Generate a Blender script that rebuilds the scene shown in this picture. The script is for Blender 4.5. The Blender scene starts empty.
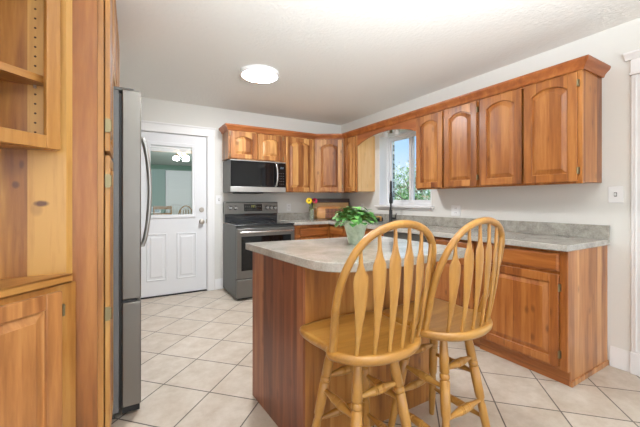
import bpy, bmesh, math, random
from mathutils import Vector, Matrix
random.seed(7)
PI = math.pi
R = math.radians
S = bpy.context.scene
COL = S.collection

# ------------------------------------------------------------------ camera
cam_d = bpy.data.cameras.new('camera')
cam = bpy.data.objects.new('camera', cam_d)
COL.objects.link(cam)
cam.location = (0, 0, 1.1987)
cam.rotation_euler = (R(90), 0, -0.5293)
cam_d.sensor_width = 36.0
cam_d.lens = 321.413 / 640 * 36.0
cam_d.shift_y = -12.5 / 640
cam_d.clip_start = 0.05
cam_d.clip_end = 300
S.camera = cam

# ------------------------------------------------------------------ view, world, sun, daylight
S.view_settings.view_transform = 'Standard'
S.view_settings.look = 'None'
S.view_settings.gamma = 1
S.view_settings.exposure = -0.06
S.view_settings.use_curve_mapping = False
try:
    S.cycles.max_bounces = 10
    S.cycles.diffuse_bounces = 6
    S.cycles.use_denoising = True
    S.cycles.sample_clamp_indirect = 6
except Exception:
    pass

W = bpy.data.worlds.new('sky')
S.world = W
W.use_nodes = True
wn = W.node_tree.nodes
wl = W.node_tree.links
wn.clear()
w_out = wn.new('ShaderNodeOutputWorld')
w_bg = wn.new('ShaderNodeBackground')
w_tc = wn.new('ShaderNodeTexCoord')
w_sep = wn.new('ShaderNodeSeparateXYZ')
w_rmp = wn.new('ShaderNodeValToRGB')
wl.new(w_tc.outputs['Generated'], w_sep.inputs[0])
wl.new(w_sep.outputs['Z'], w_rmp.inputs[0])
wl.new(w_rmp.outputs[0], w_bg.inputs['Color'])
wl.new(w_bg.outputs[0], w_out.inputs['Surface'])
w_rmp.color_ramp.elements[0].position = 0.0
w_rmp.color_ramp.elements[0].color = (0.80, 0.87, 0.93, 1)
w_rmp.color_ramp.elements[1].position = 0.45
w_rmp.color_ramp.elements[1].color = (0.22, 0.47, 0.88, 1)
e_ = w_rmp.color_ramp.elements.new(0.16)
e_.color = (0.42, 0.66, 0.94, 1)
w_bg.inputs['Strength'].default_value = 1.3


def area(name, loc, rot, sx, sy, power, color):
    d = bpy.data.lights.new(name, 'AREA')
    d.shape = 'RECTANGLE'
    d.size = sx
    d.size_y = sy
    d.energy = power
    d.color = color
    o = bpy.data.objects.new(name, d)
    o.location = loc
    o.rotation_euler = rot
    COL.objects.link(o)
    return o


sun_d = bpy.data.lights.new('sun', 'SUN')
sun_d.energy = 3.4
sun_d.angle = R(2)
sun_d.color = (1, 0.95, 0.86)
sun = bpy.data.objects.new('sun', sun_d)
sun.rotation_euler = (R(40), 0, R(-65))
COL.objects.link(sun)
# daylight through the big dining room window behind the camera
area('dining_window_daylight', (0.4, -3.3, 1.35), (R(90), 0, 0), 4.4, 1.9, 60, (0.96, 0.98, 1.0))
area('side_fill_light', (-2.85, -1.6, 1.45), (R(90), 0, R(-90)), 2.6, 1.7, 25, (0.98, 0.98, 1.0))  # added side fill to even out the room light, no known window
# added fill light behind the camera, aimed up to brighten the ceiling
area('ceiling_fill_light', (0.45, -0.55, 1.6), (R(143), 0, R(-24)), 0.6, 0.6, 128, (0.90, 0.955, 1.0)).data.spread = R(105)


# ------------------------------------------------------------------ material helpers
def new_mat(name):
    m = bpy.data.materials.new(name)
    m.use_nodes = True
    nt = m.node_tree
    return m, nt, nt.nodes['Principled BSDF']


def srgb(r, g, b):
    def f(c):
        c /= 255.0
        return c / 12.92 if c <= 0.04045 else ((c + 0.055) / 1.055) ** 2.4
    return (f(r), f(g), f(b), 1)


def plain(name, col, rough=0.5, metal=0.0, bump=0.0, bscale=60, coat=0.0, spec=None, emit=None, estr=1.0):
    m, nt, p = new_mat(name)
    p.inputs['Base Color'].default_value = col
    p.inputs['Roughness'].default_value = rough
    p.inputs['Metallic'].default_value = metal
    p.inputs['Coat Weight'].default_value = coat
    if spec is not None:
        p.inputs['Specular IOR Level'].default_value = spec
    if emit:
        p.inputs['Emission Color'].default_value = emit
        p.inputs['Emission Strength'].default_value = estr
    if bump:
        tc = nt.nodes.new('ShaderNodeTexCoord')
        n = nt.nodes.new('ShaderNodeTexNoise')
        n.inputs['Scale'].default_value = bscale
        n.inputs['Detail'].default_value = 4
        b = nt.nodes.new('ShaderNodeBump')
        b.inputs['Strength'].default_value = bump
        b.inputs['Distance'].default_value = 0.01
        nt.links.new(tc.outputs['Object'], n.inputs['Vector'])
        nt.links.new(n.outputs['Fac'], b.inputs['Height'])
        nt.links.new(b.outputs[0], p.inputs['Normal'])
    return m


def wood(name, cols, grain='z', plank=0.1, rough=0.36, coat=0.12, knots=0.5, vary=0.7, streak=1.0, seed=0.0, across_x=False, spots=()):
    """cols = dark, mid, light. Grain runs along one object axis; boards change across the others."""
    m, nt, p = new_mat(name)
    N, L = nt.nodes, nt.links
    tc = N.new('ShaderNodeTexCoord')
    oi = N.new('ShaderNodeObjectInfo')
    sep = N.new('ShaderNodeSeparateXYZ')
    L.new(tc.outputs['Object'], sep.inputs[0])

    def math_(op, a, b=None, c=None):
        n = N.new('ShaderNodeMath')
        n.operation = op
        for i, v in enumerate((a, b, c)):
            if v is None:
                continue
            if isinstance(v, (int, float)):
                n.inputs[i].default_value = v
            else:
                L.new(v, n.inputs[i])
        return n.outputs[0]
    X, Y, Z = sep.outputs
    if grain == 'z':
        along, across, other = Z, math_('ADD', X, Y), math_('SUBTRACT', X, Y)
    elif grain == 'x':
        along, across, other = X, math_('ADD', Z, Y), math_('SUBTRACT', Z, Y)
    else:
        along, across, other = Y, math_('ADD', X, Z), math_('SUBTRACT', X, Z)
    if across_x:
        across = math_('MULTIPLY', X, 1.4142)
    rnd = math_('MULTIPLY_ADD', oi.outputs['Random'], 31.0, 11.3 + seed)
    idx = math_('FLOOR', math_('DIVIDE', math_('ADD', across, 0.037), plank))
    wnz = N.new('ShaderNodeTexWhiteNoise')
    wnz.noise_dimensions = '2D'
    cmb = N.new('ShaderNodeCombineXYZ')
    L.new(idx, cmb.inputs[0])
    L.new(rnd, cmb.inputs[1])
    L.new(cmb.outputs[0], wnz.inputs['Vector'])
    off = math_('MULTIPLY_ADD', wnz.outputs['Value'], 9.0, rnd)
    vec = N.new('ShaderNodeCombineXYZ')
    L.new(math_('ADD', across, off), vec.inputs[0])
    L.new(math_('MULTIPLY', other, 0.6), vec.inputs[1])
    L.new(math_('MULTIPLY', math_('ADD', along, off), 0.11), vec.inputs[2])
    fine = N.new('ShaderNodeTexNoise')
    fine.inputs['Scale'].default_value = 55
    fine.inputs['Detail'].default_value = 5
    fine.inputs['Roughness'].default_value = 0.6
    fine.inputs['Distortion'].default_value = 0.3
    L.new(vec.outputs[0], fine.inputs['Vector'])
    broad = N.new('ShaderNodeTexNoise')
    broad.inputs['Scale'].default_value = 9
    broad.inputs['Detail'].default_value = 2
    broad.inputs['Distortion'].default_value = 0.8
    L.new(vec.outputs[0], broad.inputs['Vector'])
    a = math_('MULTIPLY', math_('SUBTRACT', fine.outputs['Fac'], 0.5), 0.55)
    b = math_('MULTIPLY', math_('SUBTRACT', broad.outputs['Fac'], 0.5), 1.5 * streak)
    c = math_('MULTIPLY', math_('SUBTRACT', wnz.outputs['Value'], 0.5), vary)
    t = math_('ADD', math_('ADD', a, b), math_('ADD', c, 0.5))
    rmp = N.new('ShaderNodeValToRGB')
    el = rmp.color_ramp.elements
    el[0].position = 0.08
    el[0].color = cols[0]
    el[1].position = 0.95
    el[1].color = cols[2]
    mid = el.new(0.5)
    mid.color = cols[1]
    L.new(t, rmp.inputs[0])
    col = rmp.outputs[0]
    if knots:
        kv = N.new('ShaderNodeCombineXYZ')
        L.new(math_('MULTIPLY', math_('ADD', across, off), 1.0), kv.inputs[0])
        L.new(math_('MULTIPLY', math_('ADD', along, off), 0.55), kv.inputs[1])
        vo = N.new('ShaderNodeTexVoronoi')
        vo.inputs['Scale'].default_value = 4.2
        vo.voronoi_dimensions = '2D'
        L.new(kv.outputs[0], vo.inputs['Vector'])
        kr = N.new('ShaderNodeValToRGB')
        kr.color_ramp.elements[0].position = 0.02
        kr.color_ramp.elements[0].color = (knots, knots, knots, 1)
        kr.color_ramp.elements[1].position = 0.085
        kr.color_ramp.elements[1].color = (0, 0, 0, 1)
        L.new(vo.outputs['Distance'], kr.inputs[0])
        mx = N.new('ShaderNodeMix')
        mx.data_type = 'RGBA'
        L.new(kr.outputs[0], mx.inputs[0])
        L.new(col, mx.inputs[6])
        mx.inputs[7].default_value = (cols[0][0] * 0.35, cols[0][1] * 0.3, cols[0][2] * 0.3, 1)
        col = mx.outputs[2]
    for (sa, sz, ra, rz_, amt) in spots:          # single knots at given places on the board
        da = math_('DIVIDE', math_('SUBTRACT', across, sa), ra)
        dz = math_('DIVIDE', math_('SUBTRACT', along, sz), rz_)
        d2 = math_('ADD', math_('MULTIPLY', da, da), math_('MULTIPLY', dz, dz))
        d2 = math_('MULTIPLY_ADD', math_('SUBTRACT', fine.outputs['Fac'], 0.5), 0.9, d2)
        mr = N.new('ShaderNodeMapRange')
        mr.inputs['From Min'].default_value = 0.25
        mr.inputs['From Max'].default_value = 1.2
        mr.inputs['To Min'].default_value = amt
        mr.inputs['To Max'].default_value = 0.0
        L.new(d2, mr.inputs[0])
        mx = N.new('ShaderNodeMix')
        mx.data_type = 'RGBA'
        L.new(mr.outputs[0], mx.inputs[0])
        L.new(col, mx.inputs[6])
        mx.inputs[7].default_value = srgb(84, 44, 26)
        col = mx.outputs[2]
    L.new(col, p.inputs['Base Color'])
    p.inputs['Roughness'].default_value = rough
    p.inputs['Coat Weight'].default_value = coat
    p.inputs['Coat Roughness'].default_value = 0.2
    bp = N.new('ShaderNodeBump')
    bp.inputs['Strength'].default_value = 0.06
    bp.inputs['Distance'].default_value = 0.004
    L.new(fine.outputs['Fac'], bp.inputs['Height'])
    L.new(bp.outputs[0], p.inputs['Normal'])
    return m


UP = (srgb(114, 62, 26), srgb(164, 104, 52), srgb(208, 156, 94))
RUP = (srgb(112, 58, 20), srgb(162, 98, 42), srgb(196, 134, 72))
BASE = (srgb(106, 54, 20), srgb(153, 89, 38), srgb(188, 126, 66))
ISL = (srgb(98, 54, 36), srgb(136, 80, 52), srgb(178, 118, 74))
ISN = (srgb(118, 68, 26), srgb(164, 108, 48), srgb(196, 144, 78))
PAN = (srgb(108, 62, 24), srgb(148, 90, 40), srgb(178, 120, 60))
HDR = (srgb(142, 88, 48), srgb(186, 128, 74), srgb(214, 166, 110))
HUT = (srgb(132, 82, 34), srgb(170, 118, 58), srgb(196, 150, 86))
OAK = (srgb(134, 88, 30), srgb(172, 122, 54), srgb(200, 154, 82))
M = {}
M['up_v'] = wood('knotty_alder_upper', UP, 'z', 0.085, vary=0.75, streak=1.1)
M['up_h'] = wood('knotty_alder_rail', UP, 'x', 0.4, vary=0.3, knots=0.3)
M['rup_v'] = wood('alder_upper', RUP, 'z', 0.09, vary=0.45, streak=0.9, knots=0.35)
M['rup_h'] = wood('alder_upper_rail', RUP, 'x', 0.4, vary=0.25, knots=0.3)
M['base_v'] = wood('alder_base', BASE, 'z', 0.06, vary=0.3, streak=0.55, knots=0.5)
M['base_h'] = wood('alder_base_rail', BASE, 'x', 0.5, vary=0.2, knots=0.3)
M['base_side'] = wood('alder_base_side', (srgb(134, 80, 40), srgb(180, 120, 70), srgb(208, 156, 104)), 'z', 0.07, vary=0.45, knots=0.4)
M['crown'] = wood('alder_crown', (srgb(128, 66, 28), srgb(164, 94, 46), srgb(190, 122, 66)), 'x', 3.0, vary=0.1, knots=0.0)
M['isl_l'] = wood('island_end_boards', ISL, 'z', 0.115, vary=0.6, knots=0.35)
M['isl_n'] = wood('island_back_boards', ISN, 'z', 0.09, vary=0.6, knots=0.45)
M['pan'] = wood('pantry_boards', PAN, 'z', 0.3, vary=0.2, knots=0.35)
M['pan_l'] = wood('pantry_stile', HUT, 'z', 0.3, vary=0.2, knots=0.0)
HUTP = (srgb(116, 66, 26), srgb(162, 108, 48), srgb(198, 150, 80))
M['hut'] = wood('hutch_boards', HUTP, 'z', 0.1715, vary=-0.9, knots=0.0, streak=1.0, across_x=True, seed=4.0,
                spots=((1.035, 1.188, 0.026, 0.013, 0.95), (1.02, 1.165, 0.02, 0.03, 0.3), (0.957, 1.263, 0.013, 0.016, 0.9), (0.975, 1.345, 0.009, 0.02, 0.6)))
M['hut_h'] = wood('hutch_rail', HUT, 'x', 0.6, vary=0.1, knots=0.0, streak=0.6)
M['hut_s'] = wood('hutch_stile', HUT, 'z', 0.6, vary=0.1, knots=0.0, streak=0.6)
M['hut_d'] = wood('hutch_lower_door', HDR, 'z', 0.2, vary=0.5, knots=0.0, streak=1.1)
M['oak_v'] = wood('golden_oak', OAK, 'z', 0.8, rough=0.3, coat=0.25, vary=0.0, knots=0.0, streak=0.5)
M['oak_h'] = wood('golden_oak_seat', OAK, 'x', 0.11, rough=0.28, coat=0.3, vary=0.12, knots=0.0, streak=0.5)
M['oak_y'] = wood('golden_oak_turning', OAK, 'y', 0.8, rough=0.3, coat=0.25, vary=0.0, knots=0.0, streak=0.5)
M['light_panel'] = wood('pale_maple_panel', (srgb(214, 160, 96), srgb(234, 190, 130), srgb(244, 210, 158)), 'z', 0.12, vary=0.2, knots=0.15, streak=0.6)
M['wall'] = plain('wall_paint', srgb(228, 227, 222), 0.75, bump=0.08, bscale=140)
M['ceil'] = plain('ceiling_texture', srgb(236, 235, 231), 0.85, bump=0.35, bscale=42)
M['white'] = plain('white_paint', srgb(240, 240, 240), 0.4)
M['doorw'] = plain('white_door_paint', srgb(228, 230, 233), 0.38)
M['vinyl'] = plain('white_vinyl', srgb(244, 245, 246), 0.35)
M['plate'] = plain('white_plastic', srgb(240, 240, 240), 0.3)
M['dark_slot'] = plain('dark_slot', srgb(70, 66, 62), 0.5)
M['black'] = plain('matte_black', srgb(30, 30, 32), 0.32)
M['rubber'] = plain('black_plastic', srgb(22, 22, 23), 0.5)
M['nickel'] = plain('satin_nickel', srgb(190, 182, 172), 0.28, 1.0)
M['brass'] = plain('antique_brass', srgb(140, 128, 98), 0.4, 0.9)
M['slate'] = plain('slate_steel', srgb(120, 118, 114), 0.38, 0.75)
M['slate_d'] = plain('slate_side', srgb(94, 95, 94), 0.42, 0.35)
M['chrome'] = plain('polished_steel', srgb(205, 205, 205), 0.18, 1.0)
M['blackglass'] = plain('black_glass', srgb(12, 12, 14), 0.04, 0, spec=0.4)
M['cooktop'] = plain('cooktop_glass', srgb(34, 36, 40), 0.12, 0, coat=0.4)
M['display'] = plain('display_digits', srgb(20, 20, 16), 0.3, emit=srgb(225, 220, 120), estr=0.7)
M['display_w'] = plain('display_blue', srgb(16, 18, 22), 0.3, emit=srgb(190, 215, 235), estr=0.7)
M['lamp'] = plain('lamp_diffuser', (1, 1, 1, 1), 0.4, emit=(0.965, 0.98, 1.0, 1), estr=178.0)
M['fanlamp'] = plain('fan_lamp_glass', (1, 1, 1, 1), 0.4, emit=(1, 0.97, 0.9, 1), estr=60.0)
M['teal'] = plain('teal_wall', srgb(112, 152, 138), 0.8)
M['teal_ceil'] = plain('far_room_ceiling', srgb(150, 164, 160), 0.8)
M['chair'] = plain('brown_chair_wood', srgb(165, 128, 80), 0.45)
M['fanblade'] = plain('fan_blade', srgb(150, 120, 84), 0.5)
M['pot'] = None


def steel(name, col, rough, axis):
    m, nt, p = new_mat(name)
    tc = nt.nodes.new('ShaderNodeTexCoord')
    mp = nt.nodes.new('ShaderNodeMapping')
    mp.inputs['Scale'].default_value = axis
    n = nt.nodes.new('ShaderNodeTexNoise')
    n.inputs['Scale'].default_value = 3
    n.inputs['Detail'].default_value = 6
    rm = nt.nodes.new('ShaderNodeMapRange')
    rm.inputs['To Min'].default_value = rough - 0.06
    rm.inputs['To Max'].default_value = rough + 0.1
    nt.links.new(tc.outputs['Object'], mp.inputs[0])
    nt.links.new(mp.outputs[0], n.inputs['Vector'])
    nt.links.new(n.outputs['Fac'], rm.inputs[0])
    nt.links.new(rm.outputs[0], p.inputs['Roughness'])
    p.inputs['Base Color'].default_value = col
    p.inputs['Metallic'].default_value = 0.85
    return m


M['steel'] = steel('brushed_stainless', srgb(126, 122, 116), 0.36, (80, 80, 1.5))
M['steel_h'] = steel('brushed_stainless_wide', srgb(188, 187, 184), 0.3, (1.5, 80, 80))
M['fridge_side'] = plain('fridge_side_grey', srgb(116, 117, 118), 0.45, 0.2)


def speckle(name, base, dark, light, rough, scale=120, blot=5.0):
    m, nt, p = new_mat(name)
    N, L = nt.nodes, nt.links
    tc = N.new('ShaderNodeTexCoord')
    a = N.new('ShaderNodeTexNoise')
    a.inputs['Scale'].default_value = scale
    a.inputs['Detail'].default_value = 3
    b = N.new('ShaderNodeTexNoise')
    b.inputs['Scale'].default_value = blot
    b.inputs['Detail'].default_value = 7
    b.inputs['Roughness'].default_value = 0.65
    b.inputs['Distortion'].default_value = 0.6
    for n in (a, b):
        L.new(tc.outputs['Object'], n.inputs['Vector'])
    ra = N.new('ShaderNodeValToRGB')
    ra.color_ramp.elements[0].position = 0.33
    ra.color_ramp.elements[0].color = dark
    ra.color_ramp.elements[1].position = 0.68
    ra.color_ramp.elements[1].color = light
    rb = N.new('ShaderNodeValToRGB')
    rb.color_ramp.elements[0].position = 0.32
    rb.color_ramp.elements[0].color = dark
    rb.color_ramp.elements[1].position = 0.7
    rb.color_ramp.elements[1].color = light
    em = rb.color_ramp.elements.new(0.5)
    em.color = base
    L.new(a.outputs['Fac'], ra.inputs[0])
    L.new(b.outputs['Fac'], rb.inputs[0])
    mx = N.new('ShaderNodeMix')
    mx.data_type = 'RGBA'
    mx.inputs[0].default_value = 0.3
    L.new(rb.outputs[0], mx.inputs[6])
    L.new(ra.outputs[0], mx.inputs[7])
    L.new(mx.outputs[2], p.inputs['Base Color'])
    p.inputs['Roughness'].default_value = rough
    return m


M['counter'] = speckle('stone_laminate', srgb(180, 175, 166), srgb(148, 142, 133), srgb(206, 202, 195), 0.13)
M['counter_r'] = speckle('grey_stone_laminate', srgb(178, 174, 166), srgb(150, 146, 138), srgb(200, 197, 190), 0.16, blot=9)
M['splash'] = speckle('backsplash_stone', srgb(160, 156, 146), srgb(128, 124, 116), srgb(186, 182, 172), 0.35, blot=14)
M['pot'] = speckle('pale_green_glaze', srgb(182, 196, 172), srgb(148, 166, 138), srgb(214, 222, 206), 0.35, scale=60, blot=14)


def tile_mat():
    m, nt, p = new_mat('ceramic_floor_tile')
    N, L = nt.nodes, nt.links
    tc = N.new('ShaderNodeTexCoord')
    mp = N.new('ShaderNodeMapping')
    D = 0.488                      # tile diagonal pitch
    s = D / math.sqrt(2)
    # a grout crossing stands at (0.42, 2.09)
    mp.vector_type = 'TEXTURE'
    mp.inputs['Location'].default_value = (0.42, 2.09, 0)
    mp.inputs['Rotation'].default_value = (0, 0, R(45))
    mp.inputs['Scale'].default_value = (s, s * 0.987, 1)
    L.new(tc.outputs['Object'], mp.inputs[0])
    br = N.new('ShaderNodeTexBrick')
    br.offset = 0
    br.inputs['Scale'].default_value = 1
    br.inputs['Brick Width'].default_value = 1
    br.inputs['Row Height'].default_value = 1
    br.inputs['Mortar Size'].default_value = 0.0125
    br.inputs['Mortar Smooth'].default_value = 0.15
    br.inputs['Color1'].default_value = srgb(210, 201, 189)
    br.inputs['Color2'].default_value = srgb(202, 192, 179)
    br.inputs['Mortar'].default_value = srgb(98, 91, 85)
    L.new(mp.outputs[0], br.inputs['Vector'])
    n = N.new('ShaderNodeTexNoise')
    n.inputs['Scale'].default_value = 7
    n.inputs['Detail'].default_value = 7
    n.inputs['Roughness'].default_value = 0.7
    L.new(tc.outputs['Object'], n.inputs['Vector'])
    r = N.new('ShaderNodeValToRGB')
    r.color_ramp.elements[0].position = 0.3
    r.color_ramp.elements[0].color = srgb(222, 214, 204)
    r.color_ramp.elements[1].position = 0.7
    r.color_ramp.elements[1].color = (1, 1, 1, 1)
    L.new(n.outputs['Fac'], r.inputs[0])
    mx = N.new('ShaderNodeMix')
    mx.data_type = 'RGBA'
    mx.blend_type = 'MULTIPLY'
    mx.inputs[0].default_value = 1
    L.new(br.outputs['Color'], mx.inputs[6])
    L.new(r.outputs[0], mx.inputs[7])
    L.new(mx.outputs[2], p.inputs['Base Color'])
    p.inputs['Roughness'].default_value = 0.38
    b = N.new('ShaderNodeBump')
    b.inputs['Strength'].default_value = 0.4
    b.inputs['Distance'].default_value = 0.004
    b.invert = True
    L.new(br.outputs['Fac'], b.inputs['Height'])
    L.new(b.outputs[0], p.inputs['Normal'])
    return m


M['tile'] = tile_mat()


def glass_mat():
    m, nt, p = new_mat('window_glass')
    N, L = nt.nodes, nt.links
    N.remove(p)
    out = [n for n in N if n.type == 'OUTPUT_MATERIAL'][0]
    tr = N.new('ShaderNodeBsdfTransparent')
    gl = N.new('ShaderNodeBsdfGlossy')
    gl.inputs['Roughness'].default_value = 0.02
    lw = N.new('ShaderNodeLayerWeight')
    lw.inputs['Blend'].default_value = 0.5
    pw = N.new('ShaderNodeMath')
    pw.operation = 'POWER'
    L.new(lw.outputs['Facing'], pw.inputs[0])
    pw.inputs[1].default_value = 5
    ad = N.new('ShaderNodeMath')
    ad.operation = 'MULTIPLY_ADD'
    L.new(pw.outputs[0], ad.inputs[0])
    ad.inputs[1].default_value = 0.9
    ad.inputs[2].default_value = 0.03
    mx = N.new('ShaderNodeMixShader')
    L.new(ad.outputs[0], mx.inputs[0])
    L.new(tr.outputs[0], mx.inputs[1])
    L.new(gl.outputs[0], mx.inputs[2])
    L.new(mx.outputs[0], out.inputs['Surface'])
    return m


M['glass'] = glass_mat()


def vase_glass():
    m, nt, p = new_mat('clear_vase_glass')
    p.inputs['Base Color'].default_value = srgb(222, 226, 208)
    p.inputs['Roughness'].default_value = 0.08
    p.inputs['Transmission Weight'].default_value = 0.75
    p.inputs['IOR'].default_value = 1.3
    return m


M['vase'] = vase_glass()


def leaf_mat(name, a, b, sc=14):
    m, nt, p = new_mat(name)
    tc = nt.nodes.new('ShaderNodeTexCoord')
    n = nt.nodes.new('ShaderNodeTexNoise')
    n.inputs['Scale'].default_value = sc
    r = nt.nodes.new('ShaderNodeValToRGB')
    r.color_ramp.elements[0].position = 0.35
    r.color_ramp.elements[0].color = a
    r.color_ramp.elements[1].position = 0.65
    r.color_ramp.elements[1].color = b
    nt.links.new(tc.outputs['Object'], n.inputs['Vector'])
    nt.links.new(n.outputs['Fac'], r.inputs[0])
    nt.links.new(r.outputs[0], p.inputs['Base Color'])
    p.inputs['Roughness'].default_value = 0.5
    return m


M['leaf'] = leaf_mat('houseplant_leaf', srgb(46, 112, 44), srgb(120, 178, 92), 22)
M['tree_leaf'] = leaf_mat('tree_leaf', srgb(110, 160, 92), srgb(170, 204, 140), 2)
M['blossom'] = leaf_mat('blossom_leaf', srgb(190, 208, 176), srgb(238, 240, 232), 3)
M['bark'] = plain('bark', srgb(124, 108, 92), 0.9)
M['mauve_leaf'] = leaf_mat('plum_leaf', srgb(142, 108, 104), srgb(188, 160, 150), 3)
M['stem'] = plain('green_stem', srgb(120, 146, 60), 0.5)
M['yellow'] = plain('yellow_petal', srgb(246, 212, 34), 0.5)
M['pink'] = plain('pink_petal', srgb(206, 44, 84), 0.5)
M['seed'] = plain('flower_centre', srgb(74, 44, 22), 0.8)
M['walnut'] = plain('dark_walnut', srgb(62, 38, 24), 0.45)
M['tan'] = wood('tan_board', (srgb(180, 130, 66), srgb(204, 158, 92), srgb(222, 182, 120)), 'x', 0.1, vary=0.3, knots=0)
M['logw'] = wood('log_wood', (srgb(156, 96, 50), srgb(200, 144, 88), srgb(222, 174, 118)), 'x', 0.3, vary=0.2, knots=0.6)
M['spice'] = plain('dark_slat', srgb(176, 112, 80), 0.5)
M['grass'] = plain('lawn', srgb(120, 150, 84), 0.9)
M['siding'] = plain('tan_siding', srgb(226, 206, 176), 0.8)
M['shingle'] = plain('brown_roof', srgb(150, 128, 110), 0.9)


def brick_mat():
    m, nt, p = new_mat('cream_brick')
    tc = nt.nodes.new('ShaderNodeTexCoord')
    mp = nt.nodes.new('ShaderNodeMapping')
    mp.inputs['Rotation'].default_value = (R(90), 0, 0)
    br = nt.nodes.new('ShaderNodeTexBrick')
    br.inputs['Scale'].default_value = 1
    br.inputs['Brick Width'].default_value = 0.21
    br.inputs['Row Height'].default_value = 0.075
    br.inputs['Mortar Size'].default_value = 0.012
    br.inputs['Color1'].default_value = srgb(246, 240, 226)
    br.inputs['Color2'].default_value = srgb(238, 228, 208)
    br.inputs['Mortar'].default_value = srgb(120, 112, 100)
    nt.links.new(tc.outputs['Object'], mp.inputs[0])
    nt.links.new(mp.outputs[0], br.inputs['Vector'])
    nt.links.new(br.outputs['Color'], p.inputs['Base Color'])
    p.inputs['Roughness'].default_value = 0.85
    return m


M['brick'] = brick_mat()


# ------------------------------------------------------------------ mesh builder
class MB:
    def __init__(s):
        s.v, s.f = [], []

    def add(s, vs, fs):
        b = len(s.v)
        s.v += [tuple(p) for p in vs]
        s.f += [tuple(i + b for i in f) for f in fs]
        return s

    def box(s, x0, x1, y0, y1, z0, z1):
        return s.add([(x, y, z) for x in (x0, x1) for y in (y0, y1) for z in (z0, z1)],
                     [(0, 1, 3, 2), (4, 6, 7, 5), (0, 4, 5, 1), (2, 3, 7, 6), (0, 2, 6, 4), (1, 5, 7, 3)])

    def prism(s, poly, a, b, plane='xy'):
        """extrude a 2-D polygon between a and b along the third axis"""
        def P(u, v, w):
            return {'xy': (u, v, w), 'xz': (u, w, v), 'yz': (w, u, v)}[plane]
        n = len(poly)
        vs = [P(u, v, a) for u, v in poly] + [P(u, v, b) for u, v in poly]
        fs = [tuple(range(n)), tuple(range(2 * n - 1, n - 1, -1))]
        fs += [(i, i + n, (i + 1) % n + n, (i + 1) % n) for i in range(n)]
        return s.add(vs, fs)

    def rings(s, rings, closed=True, cap0=True, cap1=True):
        n = len(rings[0])
        vs = [p for r in rings for p in r]
        fs = []
        for k in range(len(rings) - 1):
            for i in range(n if closed else n - 1):
                j = (i + 1) % n
                fs.append((k * n + i, k * n + j, (k + 1) * n + j, (k + 1) * n + i))
        if cap0:
            fs.append(tuple(range(n - 1, -1, -1)))
        if cap1:
            fs.append(tuple(range((len(rings) - 1) * n, len(rings) * n)))
        return s.add(vs, fs)

    def tube(s, pts, rad, n=12, flat=None, up=None):
        """sweep a circle (or an ellipse rad x flat) along points"""
        pts = [Vector(p) for p in pts]
        if not hasattr(rad, '__len__'):
            rad = [rad] * len(pts)
        rs = []
        prev = None
        for i, p in enumerate(pts):
            d = (pts[min(i + 1, len(pts) - 1)] - pts[max(i - 1, 0)]).normalized()
            if prev is None:
                a = Vector(up) if up else (Vector((0, 0, 1)) if abs(d.z) < 0.9 else Vector((0, 1, 0)))
            else:
                a = prev
            a = (a - d * a.dot(d)).normalized()
            prev = a
            b = d.cross(a)
            fl = rad[i] if flat is None else (flat[i] if hasattr(flat, '__len__') else flat)
            rs.append([p + a * (math.cos(t) * fl) + b * (math.sin(t) * rad[i]) for t in [2 * PI * k / n for k in range(n)]])
        return s.rings(rs)

    def lathe(s, prof, loc=(0, 0, 0), n=32, axis='z', cap=True):
        rs = []
        for r, h in prof:
            ring = []
            for k in range(n):
                t = 2 * PI * k / n
                a, b = r * math.cos(t), r * math.sin(t)
                q = {'z': (a, b, h), 'y': (a, h, b), 'x': (h, a, b)}[axis]
                ring.append((q[0] + loc[0], q[1] + loc[1], q[2] + loc[2]))
            rs.append(ring)
        return s.rings(rs, True, cap, cap)

    def build(s, name, mat, parent=None, bevel=0.0, smooth=True, angle=35, loc=None, seg=2):
        me = bpy.data.meshes.new(name)
        me.from_pydata([tuple(p) for p in s.v], [], s.f)
        bm = bmesh.new()
        bm.from_mesh(me)
        bmesh.ops.recalc_face_normals(bm, faces=bm.faces)
        bm.to_mesh(me)
        bm.free()
        me.materials.append(mat)
        if smooth:
            me.shade_smooth()
            me.set_sharp_from_angle(angle=R(angle))
        o = bpy.data.objects.new(name, me)
        COL.objects.link(o)
        if parent:
            o.parent = parent
        if loc:
            o.location = loc
        if bevel:
            b = o.modifiers.new('bevel', 'BEVEL')
            b.width = bevel
            b.segments = seg
            b.limit_method = 'ANGLE'
            b.angle_limit = R(40)
            b.harden_normals = False
        return o


def tag(o, label, cat, group=None):
    o['label'] = label
    o['category'] = cat
    if group:
        o['group'] = group
    return o


def struct(o):
    o['kind'] = 'structure'
    return o


def thing(name, label, cat, loc=(0, 0, 0), rz=0.0, group=None):
    o = bpy.data.objects.new(name, None)
    o.empty_display_size = 0.1
    COL.objects.link(o)
    o.location = loc
    o.rotation_euler = (0, 0, rz)
    return tag(o, label, cat, group)


def box(x0, x1, y0, y1, z0, z1):
    return MB().box(x0, x1, y0, y1, z0, z1)


def copy_tree(o, parent=None):
    c = o.copy()
    COL.objects.link(c)
    if parent:
        c.parent = parent
    for ch in list(o.children):
        copy_tree(ch, c)
    return c


# ------------------------------------------------------------------ room dimensions
B, XR, XL, H = 4.467, 3.017, -0.80, 2.461
WT = 0.2
# ------------------------------------------------------------------ the setting
struct(box(-3.2, 3.3, -3.7, 12.7, -0.1, 0.0).build('floor', M['tile'], smooth=False))
struct(box(-3.2, XR + WT, -3.7, B + 0.12, H, H + 0.1).build('ceiling', M['ceil'], smooth=False))
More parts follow.
